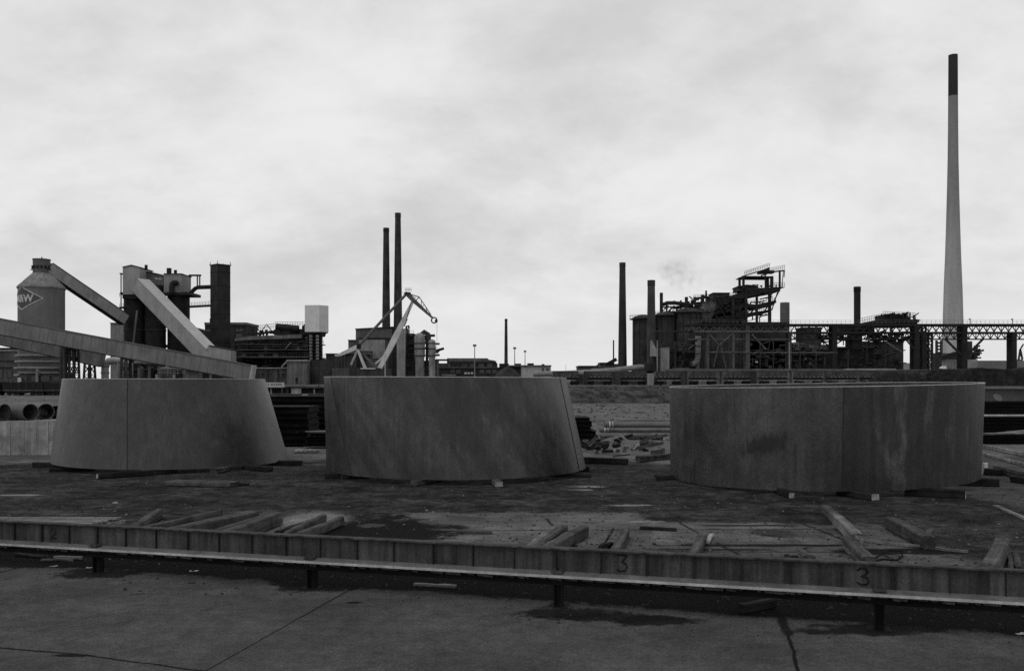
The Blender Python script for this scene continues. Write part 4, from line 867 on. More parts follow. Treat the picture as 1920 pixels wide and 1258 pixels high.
for (x0, x1, y0, lb) in ((777, 797, 624, 'larger pale domed vessel right of the boiler house'), (803, 817, 636, 'smaller pale domed vessel at the right end of the boiler house')):
    root = thing('domed_vessel', lb, 'vessel', base((x0+x1)/2, 345)); r_ = (x1-x0)/2*345/F; xc = P((x0+x1)/2, 0, 345).x; zt = P(0, y0, 345).z
    MB().lathe(xc, 345, [(r_*.85, ZB), (r_*.85, P(0, 672, 345).z), (r_, P(0, 668, 345).z), (r_, zt-r_*1.0), (r_*.93, zt-r_*.6), (r_*.7, zt-r_*.25), (r_*.4, zt-.15), (.1, zt)], 28).build('shell', M('pale_vessel', .28, .3, .3, .7, streak=.3), root, True)
    g = MB()
    for yy in (645, 655, 668): g.lathe(xc, 345, [(r_+.12, P(0, yy, 345).z), (r_+.12, P(0, yy, 345).z+.4), (r_-.1, P(0, yy, 345).z+.4)], 28)
    g.build('band', IRON, root, True)
root = thing('pipe_rack', 'dark tangle of ducts between the two domed vessels', 'ducts', base(800, 350)); g = MB().clutter(780, 628, 815, 690, 347, 3, 34, .4, .9).path([P(790, 628, 346), P(796, 622.5, 346), P(802, 626, 346), P(802, 645, 346)], 1.0, 10); g.build('ductwork', IRON, root, True); down(MB(), 776, 676, 820, 349, 8).build('wall', BRICK, root); MB().pb(798, 630, 802, 676, 350, 3).build('tower', BRICKD, root)
root = thing('pipe_bridge', 'thin level pipe from the domed vessels to the long shed', 'pipe bridge', P(826, 676, 346)); MB().ptube((815, 675), (842, 675), 346, .35).build('pipe', IRON, root, True)
# ------------------------------------------------------------------ white level luffing crane
Yc = 235; CRW = M('white_crane_paint', .62, .15, .6, .5, streak=.12); CRG = M('grey_crane_steel', .12, .3, .6, .6)
root = thing('harbour_crane', 'white level luffing crane with a bent jib, behind the middle ring', 'crane', base(690, Yc))
def taper(a, b, w0, w1, Y0, Y1, mat, name, d0=None, d1=None):
    p, q = P(*a, Y0), P(*b, Y1); d = (q-p).normalized(); sd = Vector((0, 1, 0)); u = sd.cross(d).normalized(); vs = []
    for c, w_ in ((p, w0), (q, w1)):
        for i, j in ((-1, -1), (1, -1), (1, 1), (-1, 1)): vs.append(c+u*i*w_/2+sd*j*w_*.45)
    return MB().add(vs, [(0, 1, 2, 3), (7, 6, 5, 4)]+[(i, (i+1) % 4, 4+(i+1) % 4, 4+i) for i in range(4)]).build(name, mat, root)
taper((704, 706), (741, 634), .95, 1.6, Yc, Yc, CRW, 'jib'); taper((741, 634), (775, 563), 1.6, .6, Yc, Yc, CRW, 'jib')
MB().pbar((762, 600), (771, 566), Yc-1.3, .2).pbar((758, 612), (764, 598), Yc-1.3, .2).build('ladder', CRG, root)
MB().ptube((672, 649), (764, 549), Yc, .38, .34).build('tie_bar', CRG, root, True)
taper((760, 549), (776, 564), .9, 1.1, Yc, Yc, CRG, 'fly_jib'); taper((776, 564), (812, 597), 1.1, .5, Yc, Yc, CRG, 'fly_jib')
g = MB().pbar((766, 551), (786, 557), Yc, .25).pbar((786, 557), (808, 590), Yc, .22).pbar((786, 557), (778, 566), Yc, .22).pbar((770, 553), (780, 560), Yc, .18).pbar((790, 562), (790, 576), Yc, .16).pbar((796, 571), (790, 576), Yc, .16).pbar((798, 575), (802, 588), Yc, .16); g.build('stay', CRG, root)
MB().lathe(P(764, 0, Yc).x, Yc, [(.9, P(0, 551, Yc).z), (.9, P(0, 548.5, Yc).z), (.3, P(0, 548, Yc).z)], 14).build('head_block', BLK, root)
g = MB().rail(P(760, 546.5, Yc), P(771, 546.5, Yc), .8, 4, .08); g.build('railing', CRG, root)
g = MB()
for a0 in range(12):
    a, b = a0*math.pi/6, (a0+1)*math.pi/6; g.bar(P(814+5.2*math.cos(a), 600.5+5.2*math.sin(a), Yc), P(814+5.2*math.cos(b), 600.5+5.2*math.sin(b), Yc), .32)
g.lathe(P(818, 0, Yc).x, Yc, [(.35, P(0, 604, Yc).z), (.35, P(0, 599, Yc).z)], 10); g.build('jib_wheel', BLK, root)
MB().pbar((819.3, 603), (819.3, 704), Yc, .07).build('hoist_rope', CRG, root)
taper((633, 667), (673, 649.5), .75, 1.2, Yc, Yc, CRW, 'counterweight_arm'); MB().lathe(P(634, 0, Yc).x, Yc, [(.3, P(0, 668.5, Yc).z), (.9, P(0, 668, Yc).z), (.9, P(0, 664.5, Yc).z), (.3, P(0, 664, Yc).z)], 12).build('counterweight', CRW, root)
MB().lathe(P(672, 0, Yc).x, Yc, [(.7, P(0, 654, Yc).z), (.7, P(0, 645, Yc).z)], 10).build('pivot', BLK, root)
taper((671, 656), (691, 706), .55, .8, Yc-2, Yc-2, CRW, 'leg'); taper((670, 657), (658, 684), .55, .5, Yc+2, Yc+2, CRW, 'leg'); taper((672, 655), (706, 690), .6, .6, Yc+1.5, Yc, CRG, 'leg'); taper((704, 682), (726, 662), .4, .5, Yc+.5, Yc, CRW, 'luffing_rod')
down(MB(), 655, 690, 712, Yc-3, 7).build('machine_house', BRICKD, root); MB().pb(676, 690, 704, 692, Yc-3.2, .3).build('rail_band', CRW, root)
root = thing('lamp_post', 'thin pale mast in front of the boiler house, right of the crane legs', 'mast', base(722, 230)); MB().pbar((722, 672), (722, 722), 230, .16).build('pole', PALE, root)
# ------------------------------------------------------------------ low sheds, heap and lone chimney in the middle distance
Y = 430
root = thing('long_shed', 'long low shed with a raised ridge right of the domed vessels', 'shed', base(880, Y)); down(MB(), 838, 680, 931, Y, 30).build('wall', BRICKD, root); MB().pp([(838, 680), (838, 671.5), (914, 671.5), (915, 674), (928, 676), (931, 680)], Y-1, 32).build('roof', SHEETD, root); MB().pb(838, 677, 931, 678, Y-1.4, .5).build('gutter', BLK, root)
windows(root, [(x_, 682, x_+9, 688) for x_ in (850, 866, 882, 898, 914)], Y)
root = thing('brick_building', 'low brick building in front of the long shed, with a row of pale openings', 'building', base(880, 380)); down(MB(), 816, 690, 950, 380, 14).build('wall', BRICKD, root); down(MB(), 816, 681, 841, 384, 10).build('side_wall', BRICK, root); MB().pb(815, 688.5, 951, 690, 379.5, 15).build('roof', CONCD, root); windows(root, [(x_, 698, x_+4, 701) for x_ in (871, 877, 883)], 380, WHITE, False); windows(root, [(x_, 694, x_+7, 699) for x_ in (845, 856, 900, 912, 924)], 380)
MB().pb(828, 702, 855, 704.5, 379, 1).build('dock_edge', CONC, root)
root = thing('spoil_heap', 'rounded dark heap in front of the lone far chimney', 'heap', base(953, 300))
def heap(cx_px, w_px, y_top, Yh, label_mat, root=None, nm='heap', dep=.6, zb=2.7, seed=0, flat=.0, fine=1.):
    xc = P(cx_px, HY, Yh).x; rx = w_px*Yh/F/2; hz_ = P(0, y_top, Yh).z-zb; g = MB(); na, nr = 56, 14
    for j in range(nr+1):
        q = j/nr
        for i in range(na):
            a = 2*math.pi*i/na; xx, yy = xc+rx*q*math.cos(a), Yh+rx*dep*q*math.sin(a)
            pr_ = (1-q**1.6) if not flat else min(1, (1-q)/(1-flat)); n_ = mnoise.noise(Vector((xx*.12*fine, yy*.12*fine, seed)))*.2+mnoise.noise(Vector((xx*.5*fine, yy*.5*fine, seed+9)))*.07
            g.v.append((xx, yy, zb-.3+.3*(j < nr)+hz_*max(0, pr_*(1+n_))))
    g.f = [(j*na+i, j*na+(i+1) % na, (j+1)*na+(i+1) % na, (j+1)*na+i) for j in range(nr) for i in range(na)]
    return g.build(nm, label_mat, root, True, 80)
heap(953, 72, 688, 300, M('spoil', .055, .4, .4, .95, bump=.4, fsc=2, fine=.4), root)
root = thing('pale_building', 'low white walled building right of the lone far chimney', 'building', base(1005, 330)); down(MB(), 977, 687, 1033, 330, 14).build('wall', M('cream_wall', .55, .15, .4, .8, streak=.15), root); MB().pb(952, 684.5, 1034, 687, 329.5, 15).build('roof', CONCD, root); windows(root, [(1016, 689, 1020, 696), (1024, 690, 1029, 697)], 330, GLASS, False); down(MB(), 952, 687, 977, 331, 12).build('side_wall', BRICKD, root)
for x0, x1, y0 in ((965, 977, 681.5), (989, 1001, 681), (1016, 1021, 682.5), (1024, 1033, 685)): MB().pb(x0, y0, x1, 686, 335, 4).build('roof_house', BLK if x0 < 1020 else IRON, root)
for x0, x1 in ((936, 954),): MB().pb(x0, 681.5, x1, 690, 337, 5).build('roof_house', BLK, root)
chimney('lone thin dark chimney far off in the middle of the picture', (946, 951, 598), (945.5, 953), 560, IRON)
LAMP = 'tall yard lamps in the middle distance'
for x_, y_, Yl, lb in ((890, 648, 300, 'tall yard lamp standing before the long shed'), (965, 653, 340, 'tall yard lamp just right of the lone far chimney'), (984.5, 659, 390, 'shorter looking yard lamp over the low white building'), (1061, 683, 420, 'tiny far mast against the sky behind the wagons')):
    p = P(x_, y_, Yl); root = thing('yard_lamp', lb, 'lamp post', (p.x, Yl, ZB), LAMP if x_ < 1000 else None); k = 1 if x_ < 1000 else .5
    MB().tube((p.x, Yl, ZB), (p.x, Yl, p.z), .2*k, .13*k, 8).build('pole', M('lamp_pole', .25), root)
    if k == 1: MB().box(p.x-.55, p.x+.55, Yl-.4, Yl+.4, p.z-.3, p.z+.4).build('lamp_head', CONCD, root)
# ------------------------------------------------------------------ right: small works, chimneys
root = thing('brick_building', 'plain flat brick block behind the wagons, far right of the white building', 'building', base(1110, 360)); down(MB(), 1086, 687, 1128, 360, 16).build('wall', BRICK, root); MB().pb(1085, 685.5, 1129, 687, 359.5, 17).build('roof', ROOF, root)
root = thing('crushing_plant', 'small plant with an inclined conveyor at the foot of a thin stack', 'plant', base(1140, 330)); down(MB(), 1125, 682, 1162, 334, 8).build('wall', BRICK, root); MB().pbar((1136, 684), (1156, 673.5), 328, 1.6, 1.2).build('conveyor', BLK, root); MB().clutter(1112, 684, 1160, 694, 327, 3, 20, .25, .7).build('machinery', IRON, root, True); MB().pb(1125, 679.5, 1150, 682, 333.5, 9).build('roof', ROOF, root); MB().pb(1111, 690, 1122, 697, 328, 4).build('cabin', CONC, root)
chimney('thin black stack rising beside a small inclined conveyor', (1149, 1151.5, 638), (1149, 1152), 326, BLK)
root = thing('gas_main', 'long pale pipe rising gently above the wagons toward the stoves', 'pipe', P(1110, 696, 250)); MB().path([P(1000, 701, 250), P(1060, 700, 250), P(1110, 697.5, 250), P(1150, 694, 250), P(1200, 688, 250), P(1212, 689, 252), P(1216, 694, 252)], .75, 10).build('pipe', M('pale_main', .3, .2, .4, .6), root, True)
g = MB()
for x_, y_ in ((1040, 702), (1090, 700), (1140, 696), (1185, 691)): g.pbar((x_, y_), (x_, 718), 250.5, .4)
g.build('support', IRON, root)
SOOT = M('sooty_chimney', .05, .35, .15, .9, streak=.25); SOOT2 = M('grey_sooty_chimney', .075, .35, .15, .9, streak=.25)
chimney('tall slightly tapering dark chimney left of the hot blast stoves', (1160.5, 1171.5, 493), (1159.5, 1177), 285, SOOT, None)
chimney('shorter stout chimney with a ragged pale mouth in front of the stoves', (1213.5, 1227, 526), (1213, 1231), 262, SOOT2, None)
# hot blast stoves
def stove(label, x0, x1, yd, Ys):
    xc = P((x0+x1)/2, 0, Ys).x; r_ = (x1-x0)/2*Ys/F; zt = P(0, yd, Ys).z; root = thing('hot_blast_stove', label, 'stove', (xc, Ys, ZB), 'hot blast stoves')
    zs = zt-r_*.42
    MB().lathe(xc, Ys, [(r_, ZB), (r_, zs)], 32).build('shell', IRON, root, True)
    MB().lathe(xc, Ys, [(r_*1.03, zs), (r_*.97, zs+r_*.14), (r_*.8, zs+r_*.27), (r_*.45, zs+r_*.37), (.1, zt)], 32).build('dome', M('stove_dome', .06, .4, .4, .8, streak=.3), root, True)
    g = MB().lathe(xc, Ys, [(r_+.9, zs-.15), (r_+.9, zs+.1), (r_, zs+.1), (r_, zs-.15)], 32); g.build('platform', BLK, root)
    g = MB()
    for i in range(24):
        a = 2*math.pi*i/24; b = 2*math.pi*(i+1)/24; pa = Vector((xc+(r_+.85)*math.cos(a), Ys+(r_+.85)*math.sin(a), zs)); pb_ = Vector((xc+(r_+.85)*math.cos(b), Ys+(r_+.85)*math.sin(b), zs)); g.bar(pa, pa+Vector((0, 0, 1.1)), .08).bar(pa+Vector((0, 0, 1.1)), pb_+Vector((0, 0, 1.1)), .08)
    g.build('railing', BLK, root)
    g = MB()
    for k in range(5): a = -math.pi/2+(k-2)*.55; g.tube((xc+(r_+.12)*math.cos(a), Ys+(r_+.12)*math.sin(a), ZB), (xc+(r_+.12)*math.cos(a), Ys+(r_+.12)*math.sin(a), zs-.3), .16, n=6)
    g.build('rib', BRICKD, root)
    return root
stove('leftmost hot blast stove, its left side standing against the sky', 1186, 1226, 590, 284); stove('hot blast stove just right of the stout chimney', 1229, 1268, 584, 284); stove('rightmost hot blast stove, under the pale smoke', 1266, 1313, 577, 283)
# things on top and in front of stoves
root = thing('stove_pipework', 'tangle of thin stacks, valves and gangways over the stove domes', 'pipework', base(1270, 292)); g = MB()
for x_, y_ in ((1240, 549), (1250, 565), (1287, 557), (1291.5, 565), (1303, 557), (1317.5, 553), (1324, 545)): MB().ptube((x_, y_), (x_, 604), 290, .55 if x_ in (1240, 1287, 1317.5) else .3, n=10).build('stack', BLK, root, True)
g.path([P(1243, 571, 290), P(1252, 568, 290), P(1266, 568, 290), P(1282, 570, 290), P(1300, 572, 290)], .6, 8).pbar((1243, 576), (1300, 576), 291, 1.0, .4).pbar((1300, 560), (1330, 557), 291, .6).pbar((1246, 592), (1262, 575), 291, .5).pbar((1252, 580), (1246, 575), 291, .4).clutter(1243, 566, 1300, 592, 289, 4, 36, .3, .6).clutter(1298, 555, 1322, 590, 289, 4, 36, .35, .8)
g.rail(P(1244, 576, 290), P(1300, 576, 290), 1.1, 12, .09).rail(P(1300, 560, 290), P(1326, 558, 290), 1.1, 6, .09); g.build('gangway', BLK, root, True)
# ------------------------------------------------------------------ blast furnace with its rising decks
Yf = 292; root = thing('blast_furnace', 'blackened blast furnace with rising decks and an open portal frame at its top', 'blast furnace', base(1390, Yf))
def beam(pts, th, Yb=Yf, d=9, name='deck', mat=BLK):
    g = MB()
    for a, b in zip(pts, pts[1:]): g.pp([(a[0], a[1]), (b[0], b[1]), (b[0], b[1]+th), (a[0], a[1]+th)], Yb, d)
    return g.build(name, mat, root)
MB().pp([(1312, 604), (1312, 570), (1333, 561), (1362, 556), (1378, 560), (1390, 574), (1396, 590), (1396, 604)], Yf+1, 13).build('furnace_body', IRON, root)
MB().lathe(P(1345, 0, Yf+8).x, Yf+8, [(9, ZB), (9, P(0, 640, Yf).z), (7, P(0, 600, Yf).z), (4.5, P(0, 570, Yf).z), (3.5, P(0, 558, Yf).z)], 28).build('furnace_shell', IRON, root, True)
MB().pp([(1333, 577), (1350, 563), (1379, 551), (1416, 540), (1464, 538.5), (1463, 546), (1440, 547), (1409, 556), (1375, 563), (1340, 583)], Yf, 10).build('charging_deck', BLK, root)
MB().pp([(1371, 575), (1395, 569), (1420, 571), (1440, 566), (1455, 563), (1456, 567), (1448, 573), (1425, 579), (1400, 576), (1374, 580)], Yf, 9).build('deck', BLK, root)
MB().pp([(1322, 600), (1360, 592), (1400, 587), (1441, 581), (1441, 586), (1404, 594), (1385, 605), (1322, 606)], Yf, 9).build('deck', BLK, root)
MB().pp([(1335, 592), (1360, 586), (1400, 577), (1400, 581), (1376, 590), (1335, 602)], Yf+1, 9).build('skip_incline', BLK, root)
MB().pp([(1340, 566), (1379, 553), (1404, 553), (1398, 566), (1376, 578), (1345, 588)], Yf+2, 7).build('charging_deck', IRON, root); MB().pp([(1400, 546), (1450, 541), (1448, 550), (1416, 556), (1400, 560)], Yf+1, 6).build('deck', BLK, root)
MB().pb(1384, 536, 1418, 546, Yf+1, 7).build('hoist_house', IRON, root); MB().pp([(1383, 537), (1400, 533.5), (1419, 535), (1419, 537.5), (1383, 538.5)], Yf+.7, 7.6).build('hoist_roof', BLK, root); MB().pb(1338, 550, 1368, 565, Yf+1, 7).build('hoist_house', IRON, root); MB().pb(1337, 548.5, 1369, 550.3, Yf+.7, 7.6).build('hoist_roof', BLK, root)
for x_, y0, y1, w_ in ((1394, 517, 542, .7), (1447, 518, 548, .9), (1462, 507, 539, .55), (1374, 560, 608, 1.), (1398.5, 538, 608, .9), (1419, 555, 604, .7), (1443, 546, 608, .9), (1435, 515, 540, .4)):
    for dy in (0, 5) if x_ in (1394, 1447, 1374) else (0,): MB().bar(P(x_, y0, Yf)+Vector((0, dy, 0)), P(x_, y1, Yf)+Vector((0, dy, 0)), w_).build('column', BLK, root)
beam([(1392.5, 517.5), (1449, 518)], 1.6, Yf, 9, 'portal_beam'); beam([(1396, 516), (1412, 511), (1432, 505), (1443, 500.5)], 2, Yf, 1.2, 'top_walkway'); beam([(1428, 515.5), (1450, 508.5), (1471, 506)], 2.2, Yf+6, 1.2, 'top_walkway'); beam([(1443, 501), (1443.5, 505)], 2, Yf, 7, 'top_walkway'); beam([(1424, 508), (1440, 507), (1452, 507)], 5, Yf+2, 3, 'hoist_frame'); beam([(1438, 590), (1395, 604)], 1, Yf-.5, .8, 'stair'); beam([(1420, 586), (1439, 581)], 1, Yf-.5, .8, 'stair')
g = MB().rail(P(1396, 515.5, Yf), P(1443, 500, Yf), 1.1, 14, .1).rail(P(1428, 515, Yf+6), P(1471, 505, Yf+6), 1.4, 12, .1).rail(P(1449, 538.5, Yf), P(1471, 538.5, Yf), 1.4, 6, .1).rail(P(1400, 587, Yf), P(1440, 582, Yf), 1.1, 10, .1).rail(P(1374, 574, Yf), P(1454, 564, Yf), 1.1, 14, .1).rail(P(1340, 577, Yf), P(1379, 551, Yf), 1.1, 8, .1); g.build('railing', BLK, root)
beam([(1449, 538.5), (1471, 538)], 1.2, Yf, 6, 'platform'); g = MB().pbar((1471, 506), (1470, 520), Yf, .25).pbar((1469, 506), (1466, 538), Yf+1, .2).pbar((1458, 548), (1447, 582), Yf, .3).pbar((1461, 546), (1450, 566), Yf, .3).pbar((1439, 575), (1424, 596), Yf-.3, .35).pbar((1424, 546), (1448, 552), Yf, .5).pbar((1425, 561), (1448, 556), Yf, .4).pbar((1402, 592), (1416, 578), Yf, .4).pbar((1380, 595), (1397, 583), Yf, .4); g.build('brace', BLK, root)
g = MB().clutter(1326, 556, 1392, 580, Yf-.5, 3, 70, .3, .6).clutter(1320, 575, 1396, 606, Yf-.5, 3, 60, .35, .7).clutter(1400, 533, 1458, 540, Yf, 3, 26, .15, .4).clutter(1380, 566, 1445, 571, Yf, 4, 24, .18, .45).clutter(1370, 588, 1436, 594, Yf, 4, 20, .18, .45); g.build('pipework', BLK, root, True)
g = MB().pb(1383, 578, 1390, 586, Yf, 3).pb(1379, 583, 1395, 587, Yf, 3); g.build('winch', BLK, root)
down(MB(), 1312, 604, 1480, Yf+6, 16).build('cast_house', BRICKD, root)
root = thing('gas_holder_tower', 'plain round grey tower right of the furnace top', 'tower', base(1471.5, 330)); rr_ = 8.7*330/F; MB().lathe(P(1471.5, 0, 330).x, 330, [(rr_, ZB), (rr_, P(0, 568, 330).z), (rr_*.9, P(0, 567.3, 330).z)], 32).build('shell', M('grey_shell', .13, .25, .3, .8), root, True)
root = thing('dust_catcher', 'pale upright pipe with a bent foot under the trestle bridge', 'pipe', base(1308, 262)); MB().path([P(1288, 684, 262), P(1300, 682, 262), P(1306, 678, 262), P(1308.5, 670, 262), P(1309, 630, 262)], .85, 12).build('pipe', PIPE, root, True)
for yy in (664, 650, 636): MB().lathe(P(1309, 0, 262).x, 262, [(.98, P(0, yy, 262).z), (.98, P(0, yy, 262).z+.25)], 14).build('flange', CONCD, root, True)
MB().ptube((1308, 672), (1308, 692), 263, .5).build('support', CONC, root)
chimney('plain black mid height chimney rising behind the trestle bridge', (1601, 1613, 538), (1601.5, 1613.5), 300, BLK)
# casting sheds under the furnace, behind the bridge
STG2 = M('greyish_pipework', .09, .4, .4, .75)
root = thing('casting_shed', 'long black open sided shed under and right of the furnace', 'shed', base(1560, 296)); down(MB(), 1320, 640, 1480, 298, 14).build('wall', BRICKD, root); down(MB(), 1480, 646, 1570, 297, 14).build('wall', IRON, root); down(MB(), 1570, 655, 1640, 297, 14).build('wall', BLK, root); down(MB(), 1640, 642, 1694, 296, 14).build('wall', BRICKD, root)
MB().pp([(1325, 640), (1400, 631), (1478, 640)], 297, 16).build('roof', ROOF, root); MB().pp([(1480, 648), (1495, 641), (1520, 647), (1570, 652), (1570, 657), (1480, 650)], 296, 16).build('roof', CONCD, root); MB().pb(1560, 650, 1645, 653, 296, 16).build('roof', ROOF, root); MB().pb(1640, 640, 1695, 643, 295.5, 15).build('roof', BLK, root)
for yy in (665, 656, 675): MB().pb(1330, yy, 1570, yy+1.4, 295, 3).build('gallery_deck', IRON, root)
g = MB().clutter(1322, 645, 1570, 692, 292, 4, 90, .3, .9); g.build('pipework', IRON, root, True); g = MB().clutter(1322, 640, 1570, 690, 291, 2, 70, .14, .7); g.build('thin_pipework', STG2, root, True); g = MB().clutter(1575, 655, 1690, 692, 292, 4, 60, .3, .9); g.build('machinery', BRICKD, root, True)
down(MB(), 1506, 615, 1540, 300, 8).build('wall', BRICKD, root); MB().pb(1505, 613.5, 1541, 615.5, 299.7, 8.6).build('roof', BLK, root); down(MB(), 1578, 611, 1640, 301, 9, P(0, 626, 301).z).build('upper_deck', BLK, root); g = MB().clutter(1540, 612, 1690, 640, 299, 4, 60, .35, .8); g.build('upper_machinery', BLK, root, True)
windows(root, [(1491, 651, 1499, 655.5)], 296.5, M('lit_pane', .6), False); MB().pb(1417, 677, 1421, 680, 291, .3).build('lamp_panel', WHITE, root)
g = MB()
for x_ in (1345, 1362, 1388, 1425, 1450, 1500, 1530, 1555, 1590, 1625, 1660): g.pbar((x_, 640), (x_, 696), 291, .35)
g.build('column', IRON, root)
# second furnace top
root = thing('charging_gantry', 'dark charging gantry with railings on a sloping deck right of the black chimney', 'gantry', base(1665, 300)); MB().pp([(1613, 607), (1656, 598), (1712, 600), (1720, 604), (1720, 612), (1613, 612)], 300, 10).build('deck', BLK, root); g = MB().rail(P(1613, 606, 300), P(1656, 597, 300), 1.6, 10, .1).rail(P(1656, 593, 300), P(1716, 596, 300), 1.6, 14, .1); g.build('railing', BLK, root)
MB().pp([(1656, 598), (1656, 590), (1672, 587), (1690, 590), (1704, 592), (1704, 596), (1680, 594), (1676, 599)], 301, 7).build('winch_house', BLK, root); MB().pbar((1676, 601), (1722, 602), 300, 1.2, 1).build('walkway', BLK, root); g = MB().clutter(1656, 588, 1716, 600, 299.5, 3, 36, .3, .5)
for x_, y_ in ((1653, 589), (1700, 585), (1706, 586), (1713, 595), (1693, 588)): g.pbar((x_, y_), (x_, 602), 300, .35)
g.build('winch_gear', BLK, root, True)
# ------------------------------------------------------------------ trestle bridge
STEELG = M('grey_steelwork', .095, .4, .4, .75, streak=.3)
Yb = 256; root = thing('trestle_bridge', 'long black lattice trestle bridge on steel piers crossing the right half', 'bridge', base(1620, Yb))
for dy, nm in ((0, ''), (2.4, '')):
    a, b = P(1283, 607, Yb), P(2050, 607, Yb)
    MB().box(a.x, b.x, Yb+dy, Yb+dy+.8, P(0, 611.5, Yb).z, P(0, 607, Yb).z).build('top_chord', BLK, root)
    MB().box(P(1480, 0, Yb).x, b.x, Yb+dy, Yb+dy+.7, P(0, 625.5, Yb).z, P(0, 622, Yb).z).build('middle_chord', BLK, root)
    MB().box(P(1480, 0, Yb).x, b.x, Yb+dy, Yb+dy+.5, P(0, 636.5, Yb).z, P(0, 634.8, Yb).z).build('bottom_chord', BLK, root)
    g = MB(); x_ = 1483.; k = 0
    while x_ < 2045:
        w_ = 13.6; g.pbar((x_, 622), (x_+w_/2, 611), Yb+dy+.3, .2, .26).pbar((x_+w_/2, 611), (x_+w_, 622), Yb+dy+.3, .2, .26).pbar((x_, 611), (x_, 622), Yb+dy+.3, .13); g.pbar((x_, 625), (x_+w_/2, 635.5), Yb+dy+.3, .17, .22).pbar((x_+w_/2, 635.5), (x_+w_, 625), Yb+dy+.3, .17, .22).pbar((x_+w_/2, 625), (x_+w_/2, 635.5), Yb+dy+.3, .18); x_ += w_
    g.build('lattice', BLK, root)
g = MB(); a, b = P(1283, 607, Yb), P(2050, 607, Yb); g.box(a.x, b.x, Yb+.8, Yb+2.4, P(0, 609, Yb).z, P(0, 608, Yb).z); g.build('deck', BLK, root)
g = MB(); x_ = 1290.
while x_ < 1478: g.pbar((x_, 621), (x_+6.8, 611.5), Yb+.3, .16, .2).pbar((x_+6.8, 611.5), (x_+13.6, 621), Yb+.3, .16, .2); x_ += 13.6
g.pbar((1290, 636), (1480, 636), Yb+.3, .3, .35); g.build('lattice', STEELG, root)
MB().rail(P(1290, 607, Yb), P(2050, 607, Yb), 1.0, 90, .05).build('railing', CONCD, root)
for x_ in (1819, 1898.5): MB().pbar((x_, 607), (x_, 598.5), Yb+2, .16).pb(x_-1.3, 597.5, x_+1.3, 599.2, Yb+1.7, .5).build('lamp', IRON, root)
def pier(x_, wtop, mat=BLK, y0=611, vee=0, lat=False):
    hw = wtop*Yb/F/2; xx = P(x_, 0, Yb).x; z1 = P(0, y0, Yb).z
    for dy in (.2, 2.6):
        p_ = MB().box(xx-hw, xx+hw, Yb+dy-.5, Yb+dy+.5, ZB, z1).build('pier', mat, root)
        if lat:
            g = MB(); n = 8
            for k in range(n): za, zb = ZB+(z1-ZB)*k/n, ZB+(z1-ZB)*(k+1)/n; o = hw+1.2; g.bar((xx+hw, Yb+dy, za), (xx+hw+1.8, Yb+dy, zb), .25).bar((xx+hw+1.8, Yb+dy, za), (xx+hw, Yb+dy, zb), .25)
            g.box(xx+hw+1.7, xx+hw+2.1, Yb+dy-.3, Yb+dy+.3, ZB, z1); g.build('lattice_leg', mat, p_)
    if vee:
        for dy in (.2,):
            for sg in (-1, 1): MB().bar(P(x_+sg*3, 668, Yb)+Vector((0, dy, 0)), P(x_+sg*vee, 635, Yb)+Vector((0, dy, 0)), .5).build('strut', mat, root)
for a_ in ((1327, 5, STEELG, 622), (1375, 4, STEELG, 622), (1402, 7, STEELG, 611), (1481, 6, IRON, 622), (1565, 9, BLK, 611), (1719, 9, BLK, 611, 0, True), (1732, 7, BLK, 625, 0, True), (1808.5, 9.5, BLK, 611, 36), (1902, 7.5, BLK, 622)): pier(*a_)
g = MB().pbar((1301, 621.5), (1480, 621.5), Yb-.4, .4, .5).pbar((1327, 660), (1404, 660), Yb-.4, .4, .45).pbar((1404, 661), (1570, 661), Yb-.2, .3, .35); g.build('tie', STEELG, root)
g = MB().pbar((1330, 626), (1347, 646), Yb-.3, .4).pbar((1374, 625), (1347, 648), Yb-.3, .4).pbar((1347, 646), (1338, 688), Yb-.2, .35).pbar((1352, 650), (1361, 690), Yb-.2, .35).pbar((1410, 627), (1436, 655), Yb-.3, .45).pbar((1660, 640), (1690, 660), Yb-.3, .5).pbar((1699, 637), (1716, 657), Yb+2, .4).pbar((1703, 637), (1718, 653), Yb+2, .25).pbar((1290, 655), (1300, 647), Yb, .3); g.build('brace', STEELG, root)
root = thing('crane_trolley', 'dark trolley structure hanging in the trestle bridge beside the black chimney', 'trolley', P(1610, 628, Yb+3)); g = MB().clutter(1530, 627, 1690, 642, Yb+2, 4, 70, .3, .8); g.pb(1598, 618, 1616, 655, Yb+2, 4); g.build('frame', BLK, root, True)
# masts and small things before the furnace
root = thing('mast', 'pale mast before the furnace, left of a pale pipe elbow', 'mast', base(1232, 246)); MB().pbar((1232.5, 638), (1232.5, 697), 246, .3).build('pole', CONC, root)
root = thing('mast', 'thin pale mast just right of the taller one before the stoves', 'mast', base(1238, 247)); MB().pbar((1238, 652), (1238, 695), 247, .25).build('pole', CONCD, root)
root = thing('mast', 'thin mast standing before the casting shed', 'mast', base(1480, 236)); MB().pbar((1480, 641), (1480, 702), 236, .25).build('pole', CONC, root)
root = thing('chute', 'pale slanting chute plate beside the stout chimney', 'chute', P(1225, 690, 250)); MB().extr([P(1222, 668, 250), P(1222.5, 638, 250), P(1231, 655, 250), P(1233, 668, 250)], (0, 3, 0)).build('plate', CONC, root); MB().pbar((1223, 668), (1223, 718), 251, .4).pbar((1231, 668), (1231, 718), 251, .4).build('leg', IRON, root)
root = thing('valve_house', 'pale narrow valve house before the stoves', 'house', base(1249, 252)); down(MB(), 1243, 650, 1255, 252, 4).build('wall', CONC, root); MB().pb(1242, 648.5, 1256, 650, 251.6, 4.8).build('roof', BLK, root)
